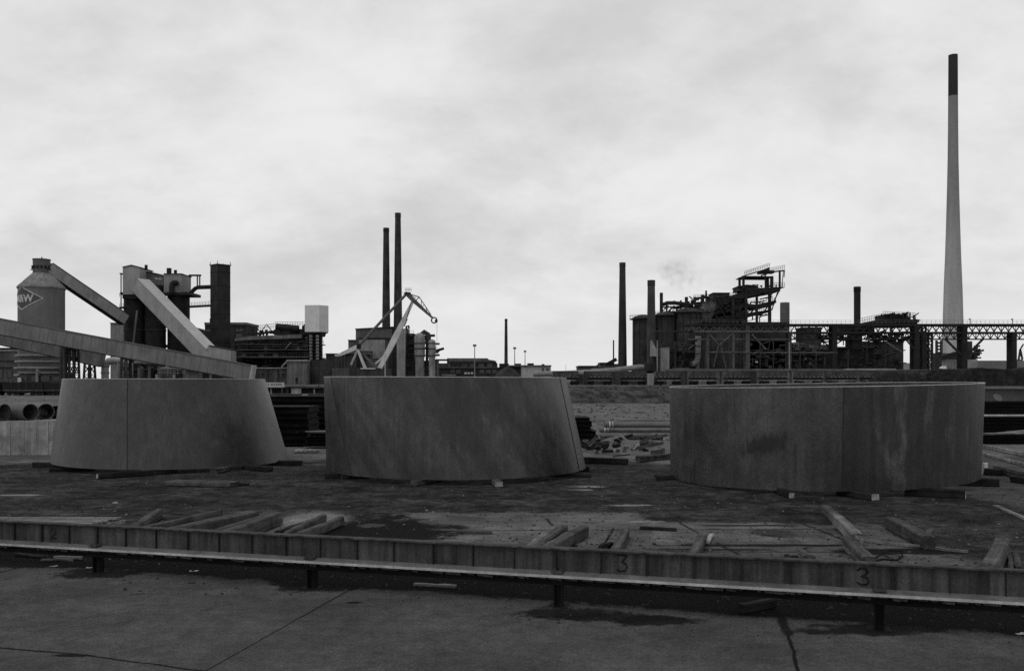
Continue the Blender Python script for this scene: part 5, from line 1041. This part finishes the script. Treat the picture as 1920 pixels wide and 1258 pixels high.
root = thing('hopper_bin', 'dark hanging hopper at the foot of the stout chimney', 'hopper', P(1217, 700, 246)); x_ = P(1217, 0, 246).x; MB().lathe(x_, 246, [(.4, P(0, 700, 246).z), (1.3, P(0, 695, 246).z), (1.4, P(0, 682, 246).z), (1.2, P(0, 680, 246).z)], 16).build('hopper', BLK, root, True); MB().pbar((1211, 681), (1211, 720), 246.8, .3).pbar((1223, 681), (1223, 720), 246.8, .3).build('leg', BLK, root)
root = thing('stove_house', 'dark valve platforms and pipes across the front of the hot blast stoves', 'plant', base(1270, 256)); g = MB().clutter(1226, 640, 1296, 694, 256, 5, 70, .3, .6).pb(1226, 620, 1320, 622.5, 258, 2).pb(1235, 657, 1305, 658.5, 258, 2).ptube((1265, 640), (1265, 700), 255, .55).pb(1248, 690, 1290, 692, 257, 3); g.build('pipework', IRON, root, True); down(MB(), 1268, 660, 1292, 261, 5).build('wall', BRICKD, root); down(MB(), 1294, 640, 1303, 262, 4).build('wall', BLK, root); MB().lathe(P(1278, 0, 250).x, 250, [(2.6, ZB), (2.6, P(0, 695, 250).z), (2.4, P(0, 690.5, 250).z)], 18).build('tank', CONCD, root, True)
# long wall behind the wagons
root = thing('retaining_wall', 'long low concrete wall with a pale coping behind the ore wagons', 'wall', base(1500, 232)); down(MB(), 1070, 702, 1250, 232, 1.5).build('panel', BRICKD, root); down(MB(), 1250, 695, 1585, 232, 1.5).build('panel', CONCD, root); down(MB(), 1585, 694, 1740, 232, 1.5).build('panel', BRICK, root)
MB().pb(1249, 691.5, 1586, 695, 231.8, 2).build('coping', CONCD, root); MB().pb(1586, 691, 1680, 694, 231.8, 2).build('coping', CONC, root); MB().pb(1680, 692.5, 1742, 694.3, 231.8, 2).build('coping', CONCD, root)
for x_ in range(1262, 1730, 22): MB().pb(x_, 696, x_+2, 720, 231.7, .4).build('buttress', BRICKD, root)
# far right background
root = thing('tall_chimney', 'very tall pale concrete chimney with a dark top, flaring toward its foot', 'chimney', base(1786, 600)); YC = 600
prof = [(740, 49), (690, 44), (605, 35.5), (540, 32), (480, 27.5), (420, 24), (360, 21), (300, 18.6), (240, 17.4), (181, 16.8), (150, 16.6), (104, 16.2)]
def lath(lst, mat, nm): MB().lathe(P(1787, 0, YC).x, YC, [(w_/2*YC/F, max(ZB, P(0, yy, YC).z)) for yy, w_ in lst], 48).build(nm, mat, root, True)
m, t, bs = newmat('chimney_concrete'); tcn = t.node('ShaderNodeTexCoord'); v_ = tcn.outputs['Object']; zc = t.xyz(v_)[2]
k = t.m('MULTIPLY', t.ramp(zc, 30, 150, 1.0, .48, 'LINEAR'), t.ramp(t.noise(v_, .15, 5, .6, (1, 1, .15)), .3, .7, .8, 1.2, 'LINEAR')); k = t.m('MULTIPLY', k, t.ramp(t.noise(v_, .6, 4, .7), .2, .8, .85, 1.15, 'LINEAR'))
t.l.new(t.grey(t.m('MULTIPLY', k, .42)), bs.inputs['Base Color']); bs.inputs['Roughness'].default_value = .9
lath(prof[:10], m, 'shaft'); lath(prof[9:]+[(104.5, 13)], M('soot_band', .035, .2, .05), 'dark_top')
root = thing('pylon', 'far lattice pylon beside the foot of the very tall chimney', 'pylon', base(1758, 420)); g = MB()
for x_ in (1749, 1756, 1765): g.pbar((x_, 638), (x_, 662), 420, .9 if x_ > 1749 else .35)
for k_ in range(4): g.pbar((1756, 640+k_*6), (1765, 646+k_*6), 420, .4).pbar((1765, 640+k_*6), (1756, 646+k_*6), 420, .4)
down(g, 1750, 662, 1766, 420, 6); g.build('lattice', IRON, root)
root = thing('far_works', 'low far works with an inclined conveyor at the foot of the very tall chimney', 'works', base(1790, 450)); down(MB(), 1738, 662, 1790, 450, 12).build('wall', BRICK, root); down(MB(), 1745, 674, 1833, 440, 12).build('front_wall', CONC, root); down(MB(), 1786, 667, 1830, 446, 10).build('side_wall', BRICKD, root); MB().pbar((1766, 671), (1792, 663), 438, 2.4, 2).build('conveyor', BLK, root); g = MB().ptube((1818, 640), (1818, 668), 445, 1.2).ptube((1828, 648), (1828, 672), 445, .6).clutter(1816, 650, 1832, 672, 444, 3, 30, .4, .8); g.build('machinery', IRON, root, True)
root = thing('white_kiosk', 'narrow pale kiosk tower left of the far works', 'kiosk', base(1741, 330)); down(MB(), 1738, 654, 1746, 330, 3).build('wall', CONC, root); MB().pb(1740, 673, 1746, 684, 329.6, .3).build('door', WHITE, root)
root = thing('far_crane', 'tiny far lattice mast at the right edge under the bridge', 'mast', base(1913, 500)); g = MB().pbar((1910, 674), (1913, 655), 500, .8).pbar((1917, 674), (1913, 655), 500, .8).pbar((1913, 655), (1919, 645), 500, .6); down(g, 1909, 674, 1918, 500, 3); g.build('lattice', IRON, root)
root = thing('far_wall', 'long pale wall or terrace behind the coal heap at the right', 'wall', base(1830, 420)); down(MB(), 1752, 676, 2100, 470, 8).build('panel', M('far_pale_wall', .2, .2, .1), root)
COAL = M('coal', .018, .5, .6, .9, bump=.6, fsc=1.2, fine=.5)
def hp(label, *a, cat='heap', mat=COAL, **k):
    root = thing('coal_heap' if mat is COAL else 'stone_heap', label, cat, base(a[0], a[3])); heap(*a, mat, root, **k)
hp('large black coal heap behind the right half of the smudged ring', 1850, 320, 692, 176, flat=.62, dep=.25, seed=4, zb=2.0); hp('lower black coal heap at the end of the wagon row', 1690, 190, 698, 178, dep=.3, seed=8, flat=.3, zb=2.0); hp('coal heap running out of the right edge', 2000, 260, 678, 190, flat=.4, dep=.3, seed=12, zb=2.0)
hp('small white stone heap among the black coal', 1768, 34, 686, 215, mat=M('lime_stone', .7, .3, .6, .9, bump=.5, fsc=2), seed=2, flat=.35, fine=2.5)
# ------------------------------------------------------------------ ore wagons
Yw = 198; WAG = M('wagon_body', .10, .35, .6, .75, streak=.35); WFR = M('wagon_frame', .016, .3, .6, .7); s = Yw/F
def wagon():
    x0 = 0; L = 5.7; z0 = 2.8; root = thing('ore_wagon', '', 'wagon', (0, Yw, z0), 'ore wagons standing in a row behind the rings')
    def zz(y_): return P(0, y_, Yw).z
    b = MB().extr([(-L/2+.1, Yw-1.2, zz(708)), (-L/2+.1, Yw-1.45, zz(697)), (L/2-.1, Yw-1.45, zz(697)), (L/2-.1, Yw-1.2, zz(708))], (0, 2.7, 0)); body = b.build('body', WAG, root)
    g = MB()
    for k in range(5): xx = -L/2+.25+(L-.5)*k/4; g.bar((xx, Yw-1.5, zz(697)), (xx, Yw-1.27, zz(708)), .14)
    g.build('rib', WAG, body); MB().box(-L/2+.05, L/2-.05, Yw-1.52, Yw-1.40, zz(697.2), zz(696)).build('top_rail', WAG, body)
    MB().box(-L/2, L/2, Yw-1.35, Yw+1.35, zz(712), zz(707.5)).build('underframe', WFR, root)
    g = MB()
    for k in range(7): xx = -L/2+.3+(L-.6)*k/6; g.box(xx-.16, xx+.16, Yw-1.40, Yw-1.34, zz(707.4), zz(706.2))
    g.build('hinge_row', CONC, root); MB().box(-L/2+.4, L/2-.6, Yw-1.39, Yw-1.34, zz(714), zz(712.9)).build('brake_rod', CONC, root)
    for xx in (-2.5, -1.5, 1.5, 2.5) if False else (-1.95, 1.95):
        for dx in (-.45, .45): MB().tube((xx+dx, Yw-.85, z0+.47), (xx+dx, Yw-.7, z0+.47), .46, n=18).build('wheel', WFR, root, True)
        for dx in (-.45, .45): MB().tube((xx+dx, Yw+.7, z0+.47), (xx+dx, Yw+.85, z0+.47), .46, n=18).build('wheel', WFR, root, True)
        MB().box(xx-.95, xx+.95, Yw-.98, Yw-.86, z0+.35, z0+.85).build('bogie_frame', WFR, root)
    MB().box(L/2, L/2+.75, Yw-.2, Yw+.2, zz(712), zz(710.5)).build('coupling', WFR, root)
    return root
wg = wagon(); root0 = wg; WL = ['hidden almost wholly behind the middle ring', 'just showing past the right rim of the middle ring', 'second past the middle ring, below the inclined conveyor plant', 'below the tall tapering chimney', 'below the stout chimney and hopper', 'below the pale valve house', 'below the pale bent pipe', 'below the left steel piers', 'below the furnace column foot', 'below the thin shed mast', 'below the black chimney', 'last one, half buried by coal']
for i, px in enumerate((1060, 1122, 1187, 1252, 1317, 1383, 1449, 1515, 1577, 1640)):
    o = wg if i == 0 else copy_tree(wg); o.location = (P(px, 0, Yw).x, Yw, 2.8); o['label'] = 'grey open ore wagon '+WL[i+1 if i else 1]
for (x0, x1, mt, lb) in ((1155, 1164, BRICKD, 'dark buffer stop post left of the pale post in the wagon row'), (1214, 1226, CONC, 'pale concrete post between the wagons under the stout chimney'), (1095, 1102, BRICKD, 'dark concrete post in the wagon row nearest the middle ring'), (1278, 1289, BRICKD, 'grey post between the wagons before the pale bent pipe'), (1409, 1418, BRICKD, 'dark topped post between the wagons below the furnace')):
    root = thing('concrete_post', lb, 'post', base((x0+x1)/2, 196.2)); down(MB(), x0, 696 if mt is BRICKD else 700, x1, 194.6, .9, 2.6).build('post', mt, root)
rl = MB()
for dy in (-.75, .75): rl.box(-60, 130, Yw+dy-.04, Yw+dy+.04, 2.74, 2.81)
tag(rl.build('rail_track', M('rail_steel', .2, .2, 1, .4, metal=.5)), 'pair of steel rails under the ore wagons', 'rail track')['kind'] = 'structure'
# dark wagons at the far left
Yq = 150
for px, lb in ((-30, 'dark flat wagon at the left edge, behind the big pipes'), (52, 'dark flat wagon behind the big pipes and left of the first ring'), (128, 'dark flat wagon partly behind the left edge of the first ring')):
    xx = P(px, 0, Yq).x; zb = 1.3; root = thing('flat_wagon', lb, 'wagon', (xx, Yq, zb), 'dark flat wagons at the left'); L = 6.8
    MB().box(xx-L/2, xx+L/2, Yq-1.4, Yq+1.4, P(0, 731, Yq).z, P(0, 716+(px % 3), Yq).z).build('body', WFR, root); MB().box(xx-L/2, xx+L/2, Yq-1.5, Yq-1.4, P(0, 732.5, Yq).z, P(0, 731.3, Yq).z).build('side_rail', BRICK, root)
    g = MB()
    for k in range(6): g.box(xx-L/2+.3+k*1.2, xx-L/2+.42+k*1.2, Yq-1.46, Yq-1.4, P(0, 730, Yq).z, P(0, 718, Yq).z)
    g.build('stake', BRICKD, root)
    for dx in (-2.5, -1.4, 1.4, 2.5): MB().tube((xx+dx, Yq-1, zb+.45), (xx+dx, Yq-.8, zb+.45), .45, n=16).build('wheel', BLK, root, True); MB().tube((xx+dx, Yq+.8, zb+.45), (xx+dx, Yq+1, zb+.45), .45, n=16).build('wheel', BLK, root, True)
    MB().box(xx-3.2, xx+3.2, Yq-1.1, Yq-1.02, zb+.4, zb+.8).build('bogie_frame', BLK, root)

# ------------------------------------------------------------------ yard stores close behind the rings
BLKC = M('store_concrete', .34, .35, 1.1, .9, streak=.2, bump=.3, fsc=14)
for i, (x0, x1) in enumerate(((-38, 19.3), (20, 46.5), (47, 67.5), (68, 90.3), (91, 118))):
    Yc_ = 44.6; a, b = P(x0, 790, Yc_), P(x1, 0, Yc_)
    o = MB().box(a.x, b.x, Yc_, Yc_+3.2, -.02, a.z+.01*i).build('concrete_block', BLKC)
    tag(o, ['wide stained concrete block at the left edge under the big pipes', 'concrete block with a worn left edge, second from the left edge', 'middle concrete block of the row under the open pipe end', 'concrete block left of the last one beside the first ring', 'concrete block tucked behind the first ring'][i], 'concrete block', 'row of concrete blocks under the big pipes')
PIP = M('big_pipe_steel', .10, .35, .7, .6, streak=.2, spec=.5)
def bigpipe(label, px, py, Yp_, r, L, dv, mat=PIP):
    p = P(px, py, Yp_); d = Vector(dv).normalized(); root = thing('steel_pipe', label, 'pipe', (p.x, p.y, p.z-r), 'big open pipes on the concrete blocks'); a = d.orthogonal().normalized(); b = d.cross(a); n = 36; vs = []
    for k, (o_, rr_) in enumerate(((0, r), (L, r), (L, r*.94), (0, r*.94))):
        for i in range(n): t_ = 2*math.pi*i/n; vs.append(p+d*o_+(a*math.cos(t_)+b*math.sin(t_))*rr_)
    g = MB().add(vs, [(k*n+i, k*n+(i+1) % n, ((k+1) % 4)*n+(i+1) % n, ((k+1) % 4)*n+i) for k in range(4) for i in range(n)]); g.build('shell', mat, root, True, 50)
    g = MB(); vs = []
    for o_, rr_ in ((-.02, r*1.02), (.12, r*1.02), (.12, r*.99), (-.02, r*.935)):
        for i in range(n): t_ = 2*math.pi*i/n; vs.append(p+d*o_+(a*math.cos(t_)+b*math.sin(t_))*rr_)
    g.add(vs, [(k*n+i, k*n+(i+1) % n, ((k+1) % 4)*n+(i+1) % n, ((k+1) % 4)*n+i) for k in range(4) for i in range(n)]); g.build('end_collar', mat, root, True, 50)
bigpipe('open steel pipe with its dark mouth left of the other mouth', 57, 772.5, 45.4, .41, 5.5, (-.82, .57, 0)); bigpipe('open steel pipe whose mouth is nearest the first ring', 86, 771.5, 46.3, .40, 5.5, (-.62, .78, 0)); bigpipe('steel pipe cut by the left edge, in front of the two open mouths', 8, 773, 45.15, .42, 4, (-1, .25, 0))
bigpipe('short dark pipe half hidden by the first ring', 104, 773, 47.2, .33, 3.0, (-.3, .95, 0), DK)
# dark steel stacks
STK = M('stacked_steel', .011, .5, .5, .75, spec=.1); STL = M('stack_edge', .07, .4, 1, .5)
def stack(label, px0, px1, Ys, z0, z1, depth, layers, grp=None, tp=0., skew=0.):
    a, b = P(px0, 0, Ys).x, P(px1, 0, Ys).x; root = thing('steel_stack', label, 'steel stack', ((a+b)/2, Ys+depth/2, z0), grp); h_ = (z1-z0)/layers; jx = []
    for k in range(layers):
        o0, o1, oy = random.uniform(-.25, .1), random.uniform(-.35, .05)-tp*k, random.uniform(-.10, .10)
        g = MB(); za, zb = z0+k*h_, z0+(k+1)*h_; fl = h_*.14                        # a layer of rolled sections: flanges and a recessed web
        g.box(a-o0, b+o1, Ys+oy, Ys+depth+oy, za, za+fl).box(a-o0, b+o1-.02, Ys+oy+.22, Ys+depth+oy-.2, za+fl, zb-fl-.03).box(a-o0, b+o1, Ys+oy, Ys+depth+oy, zb-fl-.03, zb-.035)
        g.build('beam_layer', STK, root)
        if k < layers-1:
            for f_ in (.2, .8): MB().box(a+(b-a)*f_-.06, a+(b-a)*f_+.06, Ys+.05, Ys+depth-.05, zb-.035, zb).build('spacer', WK, root)
    return root
stack('black stack of steel between the first two rings, its upper tier set back', 440, 640, 55, 0, 2.74, 4, 8, 'black steel stacks behind the rings'); stack('front tier of the black steel between the first two rings', 450, 582, 50, .12, 2.25, 3, 6, 'black steel stacks behind the rings'); stack('low black steel with pale edges beside the middle ring left foot', 572, 660, 48.8, .12, .85, 1.1, 4, 'black steel stacks behind the rings')
g = thing('steel_bar_bundle', 'thin pale edged bars on the low black stack left of the middle ring', 'bars', P(600, 826, 48.8))
for k in range(4): MB().bar(P(572+k*6, 825+k*1.2, 49.4)*Vector((1, 1, 0))+Vector((0, .1+k*.2, .85+.03)), P(640, 828, 49.4)*Vector((1, 1, 0))+Vector((0, .1+k*.2, .85+.03)), .06, .05).build('bar', M('bright_bar', .3), g)
for px, lb in ((562, 'left pale bearer stone under the black steel stack'), (580, 'middle pale bearer stone under the black steel stack'), (592, 'right pale bearer stone under the black steel stack')):
    q = G(px, 849); tag(MB().rough((q.x-.22, q.y, .09), (q.x+.22, q.y, .09), .4, .18, .03, 4, .05).build('bearer_stone', BLKC), lb, 'bearer', 'bearer stones under the black steel')
root = thing('low_wall', 'low dark wall with a pale post above the black steel stacks', 'wall', (P(560, 0, 120).x, 120, 0)); a, b = P(430, 0, 120).x, P(650, 0, 120).x; MB().box(a, b, 120, 120.5, 0, P(0, 739, 120).z).build('panel', BLK, root); MB().box(a, b, 119.9, 120.6, P(0, 739, 120).z, P(0, 738, 120).z).build('coping', CONCD, root); MB().box(P(566, 0, 118).x, P(576, 0, 118).x, 118, 118.6, 0, P(0, 739, 118).z).build('pillar', CONC, root)
stack('stepped black steel stack right of the middle ring', 1040, 1126, 52.5, 0, 1.55, 3, 6, 'black steel stacks behind the rings', .12); stack('upper small black stack leaning on the stepped one right of the middle ring', 1060, 1098, 56.2, 0, 1.95, 2.5, 7, 'black steel stacks behind the rings', .16)
# long pipes
LP = M('long_pipe_steel', .16, .25, .8, .5, streak=.1, spec=.5)
def lpipe(label, px0, y, z, r, ring=True):
    x0 = P(px0, 0, y).x; x1 = x0+9.5; root = thing('long_pipe', label, 'pipe', (x0, y, z-r), 'long pipes between the rings'); n = 22
    vs = [(xx, y+rr_*math.cos(2*math.pi*i/n), z+rr_*math.sin(2*math.pi*i/n)) for xx, rr_ in ((x0, r), (x1, r), (x1, r*.86), (x0, r*.86)) for i in range(n)]
    MB().add(vs, [(k*n+i, k*n+(i+1) % n, ((k+1) % 4)*n+(i+1) % n, ((k+1) % 4)*n+i) for k in range(4) for i in range(n)]).build('shell', LP, root, True, 50)
    if ring: MB().tube((x0+.30, y, z), (x0+.36, y, z), r+.008, n=22).build('paint_ring', WHITE, root, True); MB().tube((x0+.50, y, z), (x0+.53, y, z), r+.006, n=22).build('paint_ring', WHITE, root, True)
lpipe('lowest front long pipe between the rings', 1125, 56.2, .27, .17, False); lpipe('thin light topped long pipe resting above the lowest front one', 1124, 56.3, .60, .14); lpipe('thickest long pipe, upper front of the pile between the rings', 1133, 56.75, .90, .21); lpipe('rear long pipe behind the thickest one', 1140, 57.35, .80, .2, False); lpipe('short set back thin pipe on top of the pile', 1158, 57.25, 1.14, .12, False); lpipe('lowest rear long pipe between the rings', 1128, 57.2, .32, .22, False); lpipe('lowest middle long pipe between the rings', 1128, 56.7, .30, .18, False)
for px in (1150, 1235): x_ = P(px, 0, 57).x; tag(MB().box(x_-.08, x_+.08, 55.9, 57.6, -.02, .1).build('bearer', WD), 'bearer under the left part of the long pipes' if px == 1150 else 'bearer under the right part of the long pipes', 'bearer')
# scrap
SC = [M('scrap_dark', .02, .4, 3, .7), M('scrap_pale', .3, .4, 3, .7), M('scrap_mid', .09, .5, 3, .7)]
random.seed(21)
def scrap(px, py, k, label, grp, sz, mat):
    q = G(px, py); o_ = random.uniform(0, 3.1); d = Vector((math.cos(o_), math.sin(o_)*.6, random.uniform(0, .35))); z_ = random.uniform(.04, .35); p = Vector((q.x, q.y, z_)); g = MB()
    if k == 'angle': L = sz*random.uniform(.8, 1.4); d.normalize(); s_ = d.cross(Vector((0, 0, 1))).normalized(); u = s_.cross(d); g.extr([p-u*.0, p+s_*.14, p+s_*.14+u*.015, p+s_*.015+u*.015, p+s_*.015+u*.14, p+u*.14], d*L)
    elif k == 'plate':
        vs = []; n = 5; s_ = d.cross(Vector((0, 0, 1))).normalized()
        for i in range(n+1):
            for j, th_ in ((-.5, 0), (.5, 0), (.5, .02), (-.5, .02)): vs.append(p+d*(sz*(i/n-.5))+s_*j*sz*.55+Vector((0, 0, th_+.25*sz*math.sin(i*1.1+px))))
        g.add(vs, [(0, 1, 2, 3), (4*n+3, 4*n+2, 4*n+1, 4*n)]+[(4*i+a, 4*i+(a+1) % 4, 4*i+4+(a+1) % 4, 4*i+4+a) for i in range(n) for a in range(4)])
    else: g.rough(p-d*sz*.4, p+d*sz*.4, sz*.5, sz*.4, sz*.06, 4, sz*.08)
    tag(g.build('scrap_'+k, mat), label, 'scrap', grp)
for i in range(16): scrap(random.uniform(1098, 1165), random.uniform(825, 852), 'block', 'dark lump in the scrap heap right of the middle ring', 'dark lumps of the scrap heap', random.uniform(.35, .75), SC[0])
for i in range(14): scrap(random.uniform(1095, 1180), random.uniform(822, 856), 'plate', 'pale bent plate in the scrap heap right of the middle ring', 'bent plates of the scrap heap', random.uniform(.35, .8), SC[random.choice((1, 1, 2))])
for i in range(14): scrap(random.uniform(1100, 1210), random.uniform(822, 858), 'angle', 'angle iron lying in the scrap between middle and right rings', 'angle irons of the scrap heap', random.uniform(.6, 1.3), SC[random.choice((0, 1, 2))])
for i in range(7): scrap(random.uniform(1196, 1216), random.uniform(832, 852), 'block', 'black block of the small scrap pile left of the smudged ring', 'blocks of the small scrap pile', random.uniform(.35, .6), SC[0])
for i in range(8): scrap(random.uniform(1196, 1238), random.uniform(822, 848), 'angle', 'angle iron in the small scrap pile left of the smudged ring', 'angle irons of the small pile', random.uniform(.4, .9), SC[random.choice((1, 2))])
timber('squared_timber', 'black beam on the pale dust in front of the scrap heap', 'timber', (1090, 862), (1176, 866), .25, .26, WK); timber('squared_timber', 'tilted dark beam in front of the small scrap pile', 'timber', (1196, 861), (1262, 855), .3, .27, WD); timber('squared_timber', 'short dark timber behind the tilted beam of the small scrap pile', 'timber', (1224, 850), (1244, 845), .2, .3, WD); timber('plank', 'thin dark plank on the pale dust between the two scrap piles', 'plank', (1150, 855), (1180, 852), .12, .04, WK); timber('chock', 'small pale topped chock under the right end of the long pipes', 'chock', (1247, 823), (1256, 822), .3, .2, BLKC)
# right edge: girder boxes, steel and timber
root = thing('box_girder', 'long grey box girder lying at the right edge beyond the smudged ring', 'girder', (P(1880, 0, 75).x, 75, 1.4)); a, b = P(1815, 0, 75).x, P(2000, 0, 75).x; MB().box(a, b, 75, 77, P(0, 752, 75).z, P(0, 729, 75).z).build('web', M('girder_grey', .085, .3, .5, .6), root); MB().box(a, b, 74.7, 77.3, P(0, 729, 75).z, P(0, 724.5, 75).z).build('flange', GAL, root); MB().box(a, b, 74.8, 77.2, P(0, 754, 75).z, P(0, 752, 75).z).build('lower_flange', STK, root)
g = MB(); q = P(1871, 745, 74.98); vs = []
for i in range(20): t_ = 2*math.pi*i/20; vs.append((q.x+.34*math.cos(t_)+.16*math.sin(t_)*-1, 74.985, q.z+.30*math.sin(t_)))
g.extr(vs, (0, .012, 0)).build('pale_patch', CONCD, root)
stack('black steel stack under the long grey box girder at the right edge', 1810, 1990, 74, 0, P(0, 754.2, 75).z, 4, 7, 'black steel stacks behind the rings')
root = thing('pipe_length', 'thin bright pipe lying level across black steel at the right edge', 'pipe', P(1880, 779, 62)); MB().ptube((1835, 779), (1990, 779), 62, .07).build('pipe', PALE, root, True)
stack('black steel stack below the thin bright pipe at the right edge', 1820, 1990, 62.3, 0, 1.21, 3, 5, 'black steel stacks behind the rings'); stack('front black steel stack topped with pale boards at the right edge', 1820, 1990, 52, 0, .55, 3, 3, 'black steel stacks behind the rings')
for i, (x0, x1, dy, lb) in enumerate(((1846, 1960, .3, 'front pale board lying on black steel at the right edge'), (1870, 1965, .8, 'middle pale board lying on black steel at the right edge'), (1884, 1980, 1.5, 'rear lifted pale board on black steel at the right edge'))):
    a, b = P(x0, 0, 52+dy), P(x1, 0, 52+dy); tag(MB().rough((a.x, 52+dy, .60), (b.x, 52+dy+.5, .60+.10*i), .42, .07, .01).build('board', WP), lb, 'board')
for i, (a, b, w_, h_, mt, lb) in enumerate((((1840, 836), (1960, 860), .16, .22, WP, 'farthest pale topped timber right of the smudged ring'), ((1840, 850), (1970, 884), .14, .14, WP, 'thin pale timber second farthest right of the smudged ring'), ((1866, 880), (1960, 900), .22, .3, WD, 'dark timber with pale top right of the smudged ring'), ((1846, 884), (1878, 886), .3, .25, WK, 'short black timber touching the right side of the smudged ring'), ((1898, 898), (1960, 906), .25, .22, WK, 'nearest dark timber at the right edge beside the smudged ring'))):
    timber('squared_timber', lb, 'timber', a, b, w_, h_, mt)
timber('offcut', 'small upright white block by the right side of the smudged ring', 'offcut', (1844, 878), (1850, 878), .18, .42, WHITE)
# ------------------------------------------------------------------ steam and smoke over the stoves
def plume(name, label, pts, dens, col, seed, lo=.46, hi=.68):
    for i, (px, py, Yp_, rx, rz) in enumerate(pts):
        pass
    c0 = P(pts[0][0], pts[0][1], pts[0][2]); g = MB(); na, nr = 14, len(pts)
    for (px, py, Yp_, rx, _) in pts:
        p = P(px, py, Yp_); r_ = rx*Yp_/F
        for i in range(na): t_ = 2*math.pi*i/na; g.v.append((p.x+r_*math.cos(t_), p.y+r_*math.sin(t_), p.z))
    g.f = [(j*na+i, j*na+(i+1) % na, (j+1)*na+(i+1) % na, (j+1)*na+i) for j in range(nr-1) for i in range(na)]+[tuple(range(na)), tuple((nr-1)*na+i for i in reversed(range(na)))]
    m = bpy.data.materials.new(name); m.use_nodes = True; t = NT(m.node_tree); m.node_tree.nodes.remove(m.node_tree.nodes['Principled BSDF'])
    v = t.node('ShaderNodeVolumePrincipled'); v.inputs['Color'].default_value = (col, col, col, 1)
    tcn = t.node('ShaderNodeTexCoord'); n_ = t.noise(tcn.outputs['Object'], .42, 5, .6); 
    gx = t.xyz(tcn.outputs['Generated']); ed = t.m('MULTIPLY', t.m('MULTIPLY', gx[0], t.m('SUBTRACT', 1., gx[0])), t.m('MULTIPLY', gx[2], t.m('SUBTRACT', 1., gx[2])))
    ed = t.ramp(ed, .002, .045); t.l.new(t.m('MULTIPLY', t.m('MULTIPLY', t.ramp(n_, lo, hi), ed), dens), v.inputs['Density'])
    t.l.new(v.outputs[0], m.node_tree.nodes['Material Output'].inputs['Volume'])
    o = g.build(name, m); tag(o, label, 'smoke', kind='stuff'); return o
plume('steam', 'faint wisps of steam drifting above the stove stacks', [(1288, 560, 290, 4, 0), (1284, 548, 290, 12, 0), (1276, 535, 290, 24, 0), (1272, 520, 290, 36, 0), (1268, 500, 290, 42, 0), (1262, 480, 290, 36, 0)], .05, .55, 1, .42, .66)
plume('steam', 'faint wisps of steam by the furnace top, right of the main wisp', [(1318, 552, 292, 3, 0), (1312, 544, 292, 10, 0), (1306, 530, 292, 15, 0), (1300, 512, 292, 14, 0)], .05, .6, 2, .42, .66)
plume('smoke', 'grey smoke hanging before the furnace body', [(1322, 606, 284, 10, 0), (1322, 592, 284, 15, 0), (1326, 578, 284, 19, 0), (1330, 568, 284, 16, 0), (1334, 560, 284, 8, 0)], .085, .75, 3, .34, .66)
